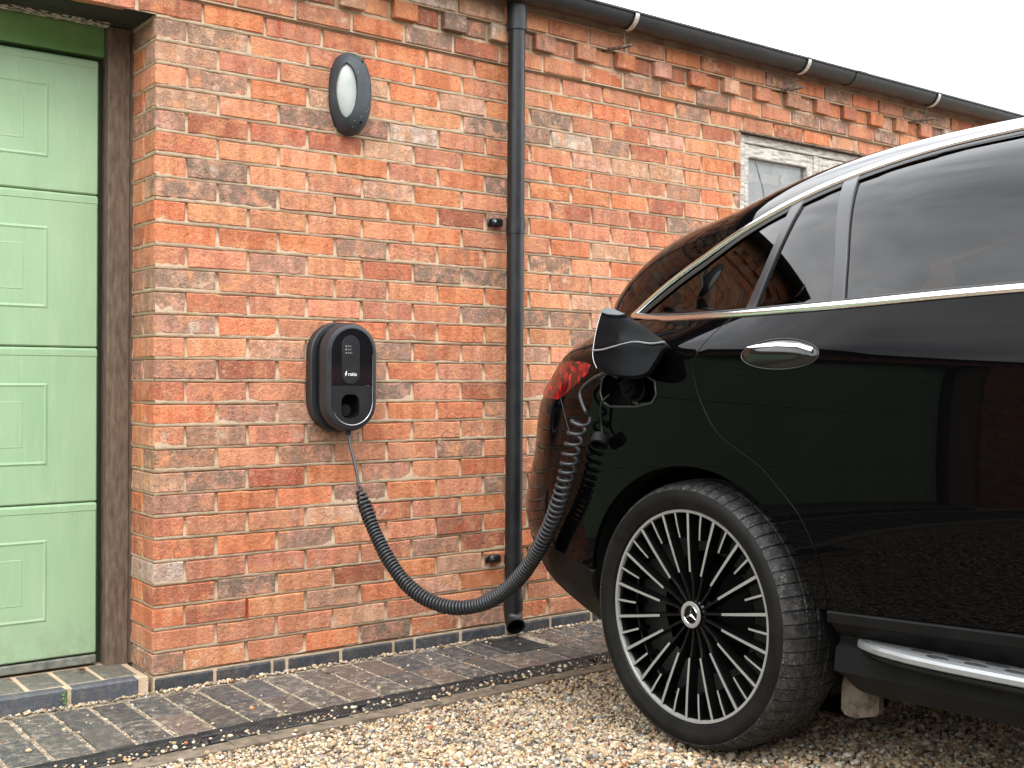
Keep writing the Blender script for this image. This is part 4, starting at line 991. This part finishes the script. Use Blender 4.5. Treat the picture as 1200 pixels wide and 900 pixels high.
def zcf(a):
    a = np.asarray(a, float); k = np.interp(a, [-.5, .2, .5, .8, 1.3, 1.7, 2.0, 2.3, 3], [.74, .78, .85, .87, .87, .86, .84, .7, .5]); return ZB + k * (Hf(a) - ZB)
HOLE = [(-.333, .990), (-.336, .952), (-.322, .926), (-.290, .914), (-.189, .916), (-.128, .928), (-.114, .950), (-.122, .985), (-.160, 1.003), (-.25, 1.006), (-.315, 1.004)]
zroof = lambda q: [(x, float(zcf(x))) for x in q]
uend = -UMAX
# rear quarter, with the pillar behind the glass
UE = [(uend, z) for z in np.linspace(.50, 1.108, 22)]
def uvp(L): return [(float(a2u(a, z)), z) for a, z in L]
dl = np.array(off_line(DOOR, .0038)); dl = [tuple(q) for q in (dl if np.mean(dl[:, 0]) < np.mean([q[0] for q in DOOR]) else np.array(off_line(DOOR, -.0038)))]
arch_ang = lambda z: math.asin((z - AZ) / AR)
q1 = [(a, z) for a, z in arc_pts(0, AR, math.asin((.462 - AZ) / AR), math.pi - math.asin((.455 - AZ) / AR), 46)]
topl = [(x, float(zcf(x))) for x in np.linspace(-.735, .99, 60)]
poly = uvp(dl[::1]) + uvp(q1) + uvp([(-.46, .463), (-.507, .473)]) + [(float(a2u(-.62, .49)), .490), (-.95, .500)] + UE + uvp(topl)
up_ = [(a, z + .004) for a, z in CH_UP if a < .96]
poly += uvp([(.99, 1.582)] + up_[::-1]) + uvp([(-.412, 1.178)] + [(a, z - .006) for a, z in CH_LOW if a < .06])
panel('quarter_panel', poly, M['paint'], car, h=.026, holes=[HOLE], uv=True)
# doors
DF = .992
dr_poly = [(a + .0005, z) for a, z in DOOR] + [(DF, .497)] + [(DF, 1.1785)] + [(a, z - .006) for a, z in CH_LOW[::-1] if .10 < a < DF]
rdoor = panel('rear_door', dr_poly, M['paint'], car, h=.028, rnd=.0030)
fd = [(DF + .006, .4975), (2.05, .55), (2.10, .80), (2.12, 1.0), (2.10, 1.194)] + [(a, z - .006) for a, z in CH_LOW[::-1] if DF + .02 < a < 2.05] + [(DF + .006, 1.1788)]
panel('front_door', fd, M['paint'], car, h=.04)
ff = [(2.056, .55)] + [(3.03 + AR * math.cos(t), AZ + AR * math.sin(t)) for t in np.linspace(math.pi - .42, .42, 30)] + [(3.60, .55), (3.60, 1.10), (2.5, 1.16), (2.25, 1.20), (2.106, 1.196), (2.126, 1.0), (2.106, .80)]
panel('front_wing', ff, M['paint'], car, h=.05)
# lower rear bumper in unpainted plastic
lb = uvp([(-.415 + 0, .452), (-.455, .459), (-.504, .469)]) + [(float(a2u(-.62, .486)), .486), (-.95, .496)] + [(uend, z) for z in np.linspace(.495, .21, 10)] + uvp([(-.33, .21), (-.372, .26)] + [(a, z) for a, z in arc_pts(0, AR, math.pi + .22, math.pi - .17, 8)])
panel('rear_bumper', lb, M['bumper_low'], car, h=.03, uv=True, off=.002)
# glass
BAR1 = ([(.148, 1.16), (.205, 1.415)], [(.170, 1.16), (.236, 1.437)])
GQ = [(a, z) for a, z in CH_LOW[:3]] + [(.122, 1.157), (.150, 1.262), (.185, 1.450)] + [(a, z - .003) for a, z in CH_UP[4::-1]]
panel('quarter_glass', GQ, M['tint'], car, off=-.006, flange=0, h=.03)
GD1 = [(.126, 1.158), (.405, 1.166), (.385, 1.286), (.332, 1.492), (.186, 1.45), (.150, 1.262)]
g1 = panel('door_glass', GD1, M['tint'], rdoor, off=-.006, flange=0, h=.03)
GD2 = [(.398, 1.166), (.665, 1.175), (.851, 1.181), (DF + .01, 1.186), (DF + .02, 1.573), (.95, 1.570), (.724, 1.558), (.536, 1.537), (.322, 1.490), (.375, 1.286)]
panel('door_glass', GD2, M['tint'], rdoor, off=-.006, flange=0, h=.03)
GF = [(1.04, 1.186), (1.9, 1.2), (2.18, 1.2), (1.95, 1.43), (1.65, 1.54), (1.3, 1.573), (1.04, 1.573)]
panel('front_glass', GF, M['tint'], car, off=-.006, flange=0, h=.04)
panel('pillar_trim', [(.107, 1.160), (.138, 1.161), (.160, 1.261), (.181, 1.35), (.202, 1.453), (.166, 1.440), (.158, 1.35), (.137, 1.262)], M['pillar'], car, off=.001, h=.02, flange=.008)
panel('pillar_trim', [(.391, 1.168), (.425, 1.169), (.403, 1.283), (.350, 1.495), (.312, 1.484), (.370, 1.286)], M['pillar'], rdoor, off=.0015, h=.02, flange=.008)
panel('pillar_trim', [(DF - .07, 1.183), (DF + .07, 1.186), (DF + .05, 1.567), (DF - .06, 1.566)], M['gloss_black'], car, off=-.002, h=.03, flange=.008)
# seals and chrome surround
strip('window_seal', [(a + .012 if a < .0 else a, z - .016) for a, z in CH_UP], .018, .002, M['seal'], car, off=-.002)
strip('window_seal', [(a, z + .012) for a, z in CH_LOW], .010, .002, M['seal'], car, off=-.003)
n_ = lambda L, k=6: (len(L) - 1) * k + 1
strip('window_trim', [(-.415, 1.179)] + CH_LOW[1:], .0200, .008, M['chrome'], car)
strip('window_trim', [(-.415, 1.179)] + CH_UP[1:], .0195, .009, M['chrome'], car, taper=np.clip(np.linspace(.8, 1.6, n_(CH_UP)), .8, 1.25))
strip('window_seal', [(a, z + .0165) for a, z in CH_UP[4:]], .0085, .0015, M['seal'], car, off=.0005)
# roof and tailgate top
sa = np.concatenate([np.linspace(-.77, -.2, 30), np.linspace(-.17, 2.4, 80), np.linspace(2.45, 3.93, 30)]); V = []; NN = []
def roof_row(a):
    z0 = float(zcf(a)); zz0 = (z0 - ZB) / max(float(Hf(a)) - ZB, .02); zz = np.concatenate([np.linspace(zz0, .96, 14), 1 - np.geomspace(.038, 1e-5, 14)])
    z = ZB + zz * max(float(Hf(a)) - ZB, .02); aa = np.full(len(z), a); return aa, bof(aa, z), z, nrm(aa, z)
rows = [roof_row(a) for a in sa]; m = 28
for aa, bb, zz, nn in rows:
    L_ = to3(aa, bb, zz); bf = 2 * BC - bb; R_ = to3(aa, bf, zz)[::-1]; nr = nn - 2 * (nn @ OW)[:, None] * OW[None]
    V += list(L_) + list(R_); NN += list(nn) + list(nr[::-1])
F = [(i * 56 + j, i * 56 + j + 1, (i + 1) * 56 + j + 1, (i + 1) * 56 + j) for i in range(len(sa) - 1) for j in range(55)]
NN = np.array(NN); Va = np.array(V); fn = np.cross(Va[F[400][1]] - Va[F[400][0]], Va[F[400][2]] - Va[F[400][0]])
if fn @ NN[F[400][0]] < 0: F = [q[::-1] for q in F]
mk('roof', V, F, M['paint'], car, smooth=True, normals=NN)
# far side, nose and underbody close the shell
def grid_shell(name, us, zlo, zhi, mat_, far=True, nz=20):
    V = []
    for u in us:
        for t in np.linspace(0, 1, nz):
            z0 = zlo; z = z0 + t * ((zhi(u) if callable(zhi) else zhi) - z0); a = float(u2a(u, z)); b_ = float(bof(a, z)); V.append(to3(a, 2 * BC - b_ if far else b_, z))
    F = [(i * nz + j, i * nz + j + 1, (i + 1) * nz + j + 1, (i + 1) * nz + j) for i in range(len(us) - 1) for j in range(nz - 1)]
    o = mk(name, V, F, mat_, car, smooth=True); recalc(o); return o
us = np.concatenate([np.linspace(uend, 0, 40), np.linspace(.05, 2.6, 26), np.linspace(2.65, 3.899, 30)])
grid_shell('far_side_body', us, .28, 1.155, M['paint'])
grid_shell('far_side_glass', np.linspace(-.3, 2.1, 30), 1.155, lambda u: max(1.156, float(zcf(A0 + u))), M['tint'], nz=8)
grid_shell('front_bumper', np.linspace(3.551, 3.899, 24), .28, 1.13, M['paint'], far=False)
b = MB(); ua = np.linspace(-.55, 3.6, 12)
v = [tuple(to3(a, bb, .29)) for a in ua for bb in (-.16, 2 * BC + .16)]; f = [(2 * i, 2 * i + 1, 2 * i + 3, 2 * i + 2) for i in range(11)]; b.add(v, f); b.build('underbody', M['arch'], car)
for ac in (0, 3.03):
    v = []; f = []; t = np.linspace(-.35, math.pi + .35, 30)
    for q in t:
        for bb in (0, 1):
            aa, zz = ac + (AR + .003) * math.cos(q), AZ + (AR + .003) * math.sin(q); v.append(tuple(to3(aa, -.38 if bb else float(bof(aa, max(zz, .3))) - .008, zz)))
    for i in range(29): f.append((2 * i, 2 * i + 1, 2 * i + 3, 2 * i + 2))
    v += [tuple(to3(ac + 1.02 * AR * math.cos(q), -.37, max(.10, AZ + 1.02 * AR * math.sin(q)))) for q in np.linspace(0, 2 * math.pi, 30)]; f.append(tuple(range(60, 90)))
    mk('arch_liner', v, f, M['arch'], car, smooth=False)
# interior seen faintly through the tinted glass
b = MB()
for (a, bc, h) in ((.42, -.42, 1.33), (.42, -1.25, 1.33), (1.45, -.42, 1.38), (1.45, -1.42, 1.38)):
    v, f = cbox((-.09, -.25, .75), (.09, .25, h - .13), .05); R_ = [tuple(to3(a + x + (z - .75) * -.28 + .12, bc + y, z)) for x, y, z in v]; b.add(R_, f)
    v, f = cbox((-.05, -.12, h - .10), (.05, .12, h + .09), .035); b.add([tuple(to3(a + x - .10, bc + y, z)) for x, y, z in v], f)
b.build('seats', M['seat'], car)
b = MB(); v, f = cbox((-.02, -.09, 1.19), (.02, .09, 1.33), .02); b.add([tuple(to3(.80 + x - (z - 1.19) * .2, -.50 + y, z)) for x, y, z in v], f); b.build('seat_cover', M['seat_pale'], car)
# handle
HC, HZ = .274, 1.053
el = lambda ra, rz, n=40: [(HC + ra * math.cos(t) * (1 - .06 * math.sin(t)), HZ + rz * math.sin(t)) for t in np.linspace(0, 2 * math.pi, n + 1)[:-1]]
hd = panel('door_handle', el(.108, .033), M['gloss_black'], rdoor, h=.012, off=.001, bulge=.012, flange=.004, edge=.008)
strip('handle_surround', el(.112, .0365, 60), .0030, .0022, M['pillar'], hd, closed=True)
panel('handle_bar', [(HC - .092, HZ + .012), (HC - .06, HZ + .0180), (HC, HZ + .0215), (HC + .06, HZ + .0190), (HC + .100, HZ + .009), (HC + .099, HZ + .002), (HC + .06, HZ + .0120), (HC, HZ + .0150), (HC - .06, HZ + .0125)], M['chrome'], hd, h=.01, off=.0135, flange=.003, edge=.008)
# tail lamp wrapping round the corner, and the reflector groove beside it
tl = uvp([(-.397, 1.029), (-.404, 1.008), (-.456, .975), (-.513, .945), (-.560, .930)]) + [(float(a2u(-.63, .932)), .932), (-.92, .946), (-1.35, .952), (-1.35, 1.020), (-.92, 1.030)] + uvp([(-.56, 1.040), (-.486, 1.039), (-.43, 1.036)])
panel('tail_lamp', tl, M['tail'], car, h=.022, off=.003, uv=True, flange=.006)
strip('panel_gap', [(-.547, .940), (-.52, .90), (-.475, .831)], .003, .001, M['seal'], car, off=.0005)
# charge port: recess, socket, flap, tethered cap
port = panel('charge_port', [(a, z) for a, z in HOLE], M['gloss_black'], car, off=-.055, flange=0, h=.02)
hp = dens(HOLE, .012); hn = nrm(hp[:, 0], hp[:, 1]); h0 = to3(hp[:, 0], bof(hp[:, 0], hp[:, 1]), hp[:, 1]); n = len(hp)
mk('port_wall', np.vstack([h0 - hn * .003, h0 - hn * .056]), [(i, (i + 1) % n, n + (i + 1) % n, n + i) for i in range(n)], M['sill'], port, smooth=True)
strip('port_rim', hp.tolist(), .006, .003, M['pillar'], port, closed=True)
pc = to3(np.array(-.215), np.array(float(bof(-.215, .962)) - .055), np.array(.962)); nv = nrm(np.array([-.215]), np.array([.962]))[0]
b = MB(); b.tube([pc, pc + nv * .03], .036, 24); b.tube([pc + nv * .03, pc + nv * .032], [.036, .030], 24); b.build('socket', M['sill'], port, 40)
b = MB(); b.tube([pc + nv * .03, pc + nv * .062], [.030, .026], 20); b.tube([pc + nv * .055, pc + nv * .07 + np.array([0, .012, .02])], [.020, .014], 16); b.build('charging_plug', M['black'], port, 40)
FO = np.array([[.7209, -1.3829, 1.0182], [.7341, -1.3536, 1.0418], [.7502, -1.3331, 1.068], [.7831, -1.3074, 1.119], [.8141, -1.2897, 1.166], [.8254, -1.2895, 1.1821], [.8306, -1.2998, 1.1879], [.8302, -1.3359, 1.1815], [.8178, -1.4258, 1.1493], [.8049, -1.4995, 1.1189], [.7876, -1.5846, 1.0805], [.7741, -1.5766, 1.0626], [.7533, -1.573, 1.0335], [.732, -1.5639, 1.0047], [.7204, -1.5184, .9956], [.7179, -1.4415, 1.0044]])
FNv = np.array([-.8147, -.0928, .5724])
fo = np.vstack([spline(np.vstack([FO, FO[:1]]), 5)[:-1]]); n = len(fo); fc = fo.mean(0)
rdg = lambda p: .010 * math.exp(-(((p[2] - 1.075) / .02) ** 2)) + .004
lay_ = [fo, fo + FNv * .004 + (fc - fo) * .012] + [fc + (fo - fc) * s for s in (.9, .75, .55, .35, .15)]
V = [tuple(p) for p in fo - FNv * .010]; V += [tuple(p) for p in lay_[0]] + [tuple(p) for p in lay_[1]]
for L_ in lay_[2:]: V += [tuple(p + FNv * (.004 + .5 * (rdg(p) - .004) + .006 * (1 - np.clip(np.linalg.norm(p - fc) / .12, 0, 1)))) for p in L_]
V.append(tuple(fc + FNv * .014)); F = []
for k in range(7): F += [(k * n + i, k * n + (i + 1) % n, (k + 1) * n + (i + 1) % n, (k + 1) * n + i) for i in range(n)]
F += [(7 * n + i, 7 * n + (i + 1) % n, 8 * n) for i in range(n)]; F.append(tuple(range(n))[::-1])
fl = mk('charge_flap', V, F, mat('flap_liner', (.0022, .0026, .0030), .25, 0, .045), car); recalc(fl); autosmooth(fl, 40)
rd = spline(np.array([[.7462, -1.343, 1.0608], [.7517, -1.379, 1.0627], [.7597, -1.4081, 1.0694], [.7763, -1.4741, 1.0823], [.7794, -1.5361, 1.0767], [.7873, -1.5818, 1.0805]]) + FNv * .0125, 6)
b = MB(); b.tube(rd, .0026, 8); b.build('flap_ridge', mat('ridge_highlight_grey', (.14, .145, .15), .4), fl, 60)  # fold of the flap, its highlight put in as lighter grey
b = MB(); b.tube(np.vstack([fo[0:34]]) + FNv * .002, .0016, 6); b.build('flap_seal', M['silver'], fl, 60)
FT = np.array([[.8194, -1.2909, 1.1734], [.829, -1.3016, 1.1854], [.8287, -1.3377, 1.179], [.823, -1.3894, 1.1625], [.8189, -1.3627, 1.161], [.817, -1.3224, 1.1649]]) + FNv * .012
mk('flap_sheen', list(map(tuple, FT)) + list(map(tuple, FT + -FNv * .012)), [tuple(range(6))] + [(i, (i + 1) % 6, 6 + (i + 1) % 6, 6 + i) for i in range(6)], mat('flap_sheen_grey', (.10, .112, .12), .35), fl); recalc(bpy.data.objects[fl.children[-1].name])  # grey patch paints the reflection on the flap's shiny top lobe
b = MB(); b.tube(spline([(.7985, -1.345, .945), (.7810, -1.335, .925), (.7788, -1.3325, .8936), (.7800, -1.3356, .858), (.7740, -1.345, .838)], 6), .0042, 8); b.build('cap_strap', M['sill'], port, 60)
ca, cbv = np.array([.7600, -1.3470, .8300]), np.array([.7500, -1.3300, .8030])
ax = np.array([-.55, -.25, -.8]); ax /= np.linalg.norm(ax); cpos = np.array([.770, -1.345, .832])
v, f = lathe([(0, 0), (.024, 0), (.026, .003), (.026, .028), (.022, .030), (.021, .012), (0, .012)], 24); rot = Vector((0, 0, 1)).rotation_difference(Vector(ax)).to_matrix()
o = mk('port_cap', [tuple(np.array(rot @ Vector(q)) + cpos) for q in v], f, M['sill'], port); recalc(o); autosmooth(o, 40)
# sill, running board, flap
def sweep_sec(name, secf, av, mat_, parent, caps=True, smooth=30):
    V = []; m = len(secf(av[0]))
    for a in av: V += [tuple(to3(a, bb, zz)) for bb, zz in secf(a)]
    F = [(i * m + j, i * m + j + 1, (i + 1) * m + j + 1, (i + 1) * m + j) for i in range(len(av) - 1) for j in range(m - 1)]
    if caps: F += [tuple(range(m)), tuple((len(av) - 1) * m + j for j in range(m))[::-1]]
    o = mk(name, V, F, mat_, parent); recalc(o); return autosmooth(o, smooth)
LBx = [.40, .455, .475, .51, .545, .62, .70, .80, 2.5, 2.58, 2.62]; LBy = [-.060, -.045, -.030, -.012, .004, .021, .029, .031, .031, .01, -.05]
lip = lambda a: float(np.interp(a, LBx, LBy))
ztop = lambda a: .459 + .052 * (a - .41)
zs_ = lambda a: .398 + .016 * (a - .45)          # height of the step
rearz = lambda a: np.clip((a - .40) / .10, 0, 1)
def sill_sec(a):
    zt, k = ztop(a), zs_(a); lo = .262 + .030 * (a - .5); lo = lo + .05 * (1 - np.clip((a - .405) / .08, 0, 1)) ** 2
    return [(-.03, zt + .003), (.004, zt + .001), (.0075, zt - .004), (.004, zt - .026), (-.010, k + .034), (-.024, k + .016), (-.034, k + .006), (-.046, k + .001), (-.048, k - .012), (-.030, k - .03), (-.024, k - .08), (-.050, lo + .012), (-.085, lo), (-.2, lo)]
av = np.concatenate([np.linspace(.411, .5, 8), np.linspace(.55, 2.62, 30)])
sill = sweep_sec('sill_trim', sill_sec, av, M['sill'], car, smooth=22)
def board_sec(a):
    k, L_ = zs_(a), lip(a); return [(-.075, k - .001), (min(-.07, L_), k), (L_ - .014, k - .001), (L_ - .005, k - .0025), (L_, k - .009), (L_ - .001, k - .019), (L_ - .006, k - .023), (-.07, k - .024)]
bv = np.concatenate([np.linspace(.462, .56, 14), np.linspace(.60, .8, 10), np.linspace(.9, 2.6, 20)])
rb = sweep_sec('running_board', board_sec, bv, M['alu'], car, smooth=40)
def under_sec(a):
    k, L_ = zs_(a), lip(a); return [(-.075, k - .0245), (L_ - .004, k - .0245), (L_ - .003, k - .031), (L_ - .018, k - .040), (-.07, k - .045)]
sweep_sec('board_underside', under_sec, bv, M['sill'], rb)
sweep_sec('darkened_tread', lambda a: [(-.068, zs_(a) - .0005), (min(-.067, lip(a)), zs_(a) + .0012), (max(-.0665, lip(a) - .017), zs_(a) + .0008), (max(-.066, lip(a) - .0165), zs_(a) - .002)], bv[3:], mat('darkened_tread_grey', (.115, .118, .122), .5, 0, .35), rb)  # darker plate laid over the aluminium to dim the board's bright top
padm = bpy.data.meshes.new('rubber_pad'); v, f = lathe([(0, .0028), (.85, .0028), (1, .0015), (1, -.001)], 20); padm.from_pydata([(x * .026, y * .0058, z) for x, y, z in v], [], f); padm.materials.append(M['rubber'])
for k in range(26):
    for r_ in (0, 1):
        a = .60 + k * .086 + r_ * .034; bb = (.005, -.0205)[r_]
        if a > 2.45: continue
        if bb + .006 > lip(a) - .012: continue
        p = to3(np.array(a), np.array(bb), np.array(zs_(a) + .0008)); inst('rubber_pad', padm, tuple(p), rb, (1, 1, 1, 1), math.atan2(FW[1], FW[0]))
fb = [(.378, .285), (.376, .205), (.386, .193), (.415, .190), (.470, .208), (.478, .220), (.478, .285)]
V = [tuple(to3(a, -.105, z)) for a, z in fb] + [tuple(to3(a, -.125, z)) for a, z in fb]; n = len(fb)
o = mk('mud_flap', V, [tuple(range(n)), tuple(range(n, 2 * n))[::-1]] + [(i, (i + 1) % n, n + (i + 1) % n, n + i) for i in range(n)], M['dust_flap'], car); recalc(o)

# ---------------------------------------------------------------- wheels
def wheel(ac, steer):
    """axis frame: local x = car forward, y = outward, z = up; built round the hub"""
    fx = FW * math.cos(steer) + OW * math.sin(steer); oy = OW * math.cos(steer) - FW * math.sin(steer); ctr = C0 + FW * ac
    Wt = lambda v: [tuple(ctr + fx * p[0] + oy * p[1] + np.array([0, 0, p[2]])) for p in v]
    def spin(prof, n, name, mat_, parent, sm=30, closed=False):
        v, f = lathe(prof + ([prof[0]] if closed else []), n); o = mk(name, Wt([(x, z, y) for x, y, z in v]), f, mat_, parent); recalc(o); return autosmooth(o, sm)
    R = .374
    # wheel root is the barrel
    root = spin([(.2730, -.004), (.266, -.012), (.262, -.020), (.256, -.05), (.252, -.20), (.268, -.222), (.24, -.222), (.244, -.06)], 72, 'wheel', M['spoke_black'], car)
    tp = [(.272, -.012), (.2785, .001), (.2800, .0045), (.2830, .0055), (.290, .0075), (.302, .0125), (.313, .0145), (.323, .0135), (.331, .0105), (.3365, .0075)]
    sc_ = lambda r: r if r < .28 else .28 + (r - .28) * .818
    tp = [(sc_(r), y) for r, y in tp]
    spin(tp, 120, 'tyre', M['tyre'], root, 40)
    # tread: rounded shoulder and ribs between grooves, cut by fine cross sipes
    tw = [(.3360, .0075), (.3385, .0082), (.3440, .0045), (.3500, -.004), (.3555, -.016), (.3600, -.030), (.3632, -.045), (.3648, -.058), (.3590, -.060), (.3590, -.067), (.3660, -.069), (.3675, -.104), (.3605, -.106), (.3605, -.115), (.3680, -.117), (.3680, -.150), (.3605, -.152), (.3605, -.161), (.3675, -.163), (.3650, -.206), (.3560, -.245), (.3450, -.256), (.300, -.262), (.268, -.24)]
    nb = 66; V = []; F = []; m = len(tw); cols = []
    rs_ = [sc_(r) for r, y in tw]
    for k in range(nb):
        for s, dp in ((0., 0), (.88, 0), (.895, 1), (.985, 1)): cols.append(((k + s) / nb * 2 * math.pi, dp))
    for t, dp in cols:
        for j, (r, y) in enumerate(tw):
            rr_ = r - (.0048 if dp and r > .3615 and j < 20 else .0040 if dp and .3400 < r < .3616 and y > -.05 else 0.); tt_ = t + .05 * abs(y + .136); rr_ = rs_[j] - (r - rr_); V.append((rr_ * math.cos(tt_), y if y > 0 else y * .82, rr_ * math.sin(tt_)))
    n = len(cols)
    for i in range(n):
        k = (i + 1) % n
        for j in range(m - 1): F.append((i * m + j, k * m + j, k * m + j + 1, i * m + j + 1))
    o = mk('tread', Wt(V), F, M['tread'], root); recalc(o); autosmooth(o, 25)
    spin([(.2665, -.012), (.2670, -.0035), (.2680, -.0020), (.2742, -.0012), (.2755, -.0025), (.2760, -.012)], 96, 'rim_lip', M['spoke_face'], root, 40)
    spin([(.16, -.085), (.17, -.080), (.245, -.080), (.245, -.105)], 60, 'brake_disc', M['disc'], root)
    spin([(.244, -.058), (.247, -.055), (.250, -.058)], 90, 'inner_ring', M['disc'], root)
    spin([(0, -.19), (.25, -.19)], 40, 'wheel_back', M['arch'], root)
    # hub
    spin([(.042, -.075), (.042, -.036), (.039, -.030), (.034, -.0265), (0, -.0265)], 40, 'hub', M['spoke_black'], root)
    cap = spin([(.0350, -.030), (.0350, -.0185), (.0335, -.0170), (.0260, -.0165), (.0245, -.0180), (0, -.0178)], 40, 'hub_cap', M['spoke_black'], root)
    spin([(.0348, -.0180), (.0338, -.0158), (.0255, -.0152), (.0245, -.0172)], 40, 'hub_ring', M['spoke_face'], root)
    st_ = []
    for k in range(3):
        a = math.pi / 2 + k * 2 * math.pi / 3; st_ += [(.0235 * math.cos(a), .0235 * math.sin(a)), (.0038 * math.cos(a + math.pi / 3), .0038 * math.sin(a + math.pi / 3))]
    V = [(x, -.0170, z) for x, z in st_] + [(0, -.0135, 0)]; o = mk('star_emblem', Wt(V), [(i, (i + 1) % 6, 6) for i in range(6)], M['chrome'], root); recalc(o)
    v, f = lathe([(.0225, -.0165), (.0236, -.0150), (.0247, -.0165)], 40); o = mk('emblem_ring', Wt([(x, z, y) for x, y, z in v]), f, M['chrome'], root); recalc(o); autosmooth(o, 60)
    for k in range(5):
        a = math.pi / 2 + k * 2 * math.pi / 5 + .3; b = MB(); b.tube([(.056 * math.cos(a), -.06, .056 * math.sin(a)), (.056 * math.cos(a), -.036, .056 * math.sin(a))], .009, 6); b.v = Wt(b.v); b.build('wheel_bolt', M['spoke_black'], root)
    # spokes: eighteen long and eighteen short, machined faces over black flanks
    def spoke_mesh(name, prof, w0, w1):
        """prof: (r, yface, silver?)"""
        V = []; F = []; Fm = []
        for i, (r, y, s) in enumerate(prof):
            wd_ = w0 + (w1 - w0) * (r - prof[0][0]) / (prof[-1][0] - prof[0][0]); hw = wd_ / 2
            V += [(-hw - .0035, y - .030, r), (-hw - .0008, y - .0022, r), (-hw * .92, y, r), (hw * .92, y, r), (hw + .0008, y - .0022, r), (hw + .0035, y - .030, r)]
        for i in range(len(prof) - 1):
            for j in range(5): F.append((i * 6 + j, i * 6 + j + 1, i * 6 + 7 + j, i * 6 + 6 + j)); Fm.append(1 if j == 2 and prof[i][2] else 0)
        F += [tuple(range(6)), tuple((len(prof) - 1) * 6 + j for j in range(6))[::-1]]; Fm += [0, 0]
        return V, F, Fm
    longp = [(.036, -.0265, 0), (.060, -.0255, 0), (.090, -.0225, 0), (.112, -.0175, 0), (.1125, -.0135, 1), (.150, -.010, 1), (.20, -.006, 1), (.2695, -.003, 1)]
    shortp = [(.200, -.024, 0), (.2015, -.011, 1), (.235, -.006, 1), (.2695, -.003, 1)]
    for nm, prof, w0, w1, ph_ in (('long', longp, .0060, .0088, 0.), ('short', shortp, .0056, .0066, math.pi / 18)):
        V, F, Fm = spoke_mesh(nm, prof, w0, w1)
        for k in range(18):
            a = k * 2 * math.pi / 18 + ph_; ca_, sa_ = math.cos(a), math.sin(a)
            mk('spoke', Wt([(x * ca_ + z * sa_, y, -x * sa_ + z * ca_) for x, y, z in V]), F, None, root, mats=[M['spoke_black'], M['spoke_face']], fm=Fm)
wheel(-.022, rad(3.0)); wheel(3.03, 0.)

# ================================================================= hedge the paint mirrors, plus a tall one added to block low sky
def leaf_cloud(n, fn, size):
    c = np.array([fn() for _ in range(n)]); a = rng.normal(0, 1, (n, 3)); a /= np.linalg.norm(a, axis=1)[:, None]; b_ = np.cross(a, rng.normal(0, 1, (n, 3))); b_ /= np.linalg.norm(b_, axis=1)[:, None]
    s = rng.uniform(.6, 1.4, (n, 1)) * size; V = np.stack([c + a * s, c + b_ * s * .55, c - a * s, c - b_ * s * .55], 1).reshape(-1, 3); F = [(4 * i, 4 * i + 1, 4 * i + 2, 4 * i + 3) for i in range(n)]; return V, F
def hedge(x0, y0, x1, y1, h, label):
    d = np.array([x1 - x0, y1 - y0]); L_ = np.linalg.norm(d); d /= L_; nn = np.array([-d[1], d[0]])
    t = thing('hedge', label, 'hedge', ((x0 + x1) / 2, (y0 + y1) / 2, 0))
    def fn():
        s = rng.uniform(0, L_); w_ = rng.normal(0, .35); z = h * rng.random() ** .7 * (1 + .08 * math.sin(s * 1.7) + .05 * math.sin(s * 4.1)); return (x0 + d[0] * s + nn[0] * w_, y0 + d[1] * s + nn[1] * w_, z)
    V, F = leaf_cloud(int(L_ * 420), fn, .13); mk('foliage', V, F, M['leaf'], t)
    b = MB(); q = lambda s, w_: (x0 + d[0] * s + nn[0] * w_, y0 + d[1] * s + nn[1] * w_)
    c = [q(0, -.3), q(L_, -.3), q(L_, .3), q(0, .3)]; b.add([(x, y, -.05) for x, y in c] + [(x, y, h * .92) for x, y in c], [(4, 5, 6, 7), (0, 1, 5, 4), (1, 2, 6, 5), (2, 3, 7, 6), (3, 0, 4, 7)]); b.build('stems', M['soil'], t)
hedge(-8.5, -11.2, -8.5, 1.5, 2.3, 'clipped dark green hedge along the far left side of the yard')
hedge(-8.5, -11.5, 8.2, -11.5, 6.0, 'tall dark green hedge added behind the camera to block low sky light')  # unseen hedge, added to keep low sky light off the wall
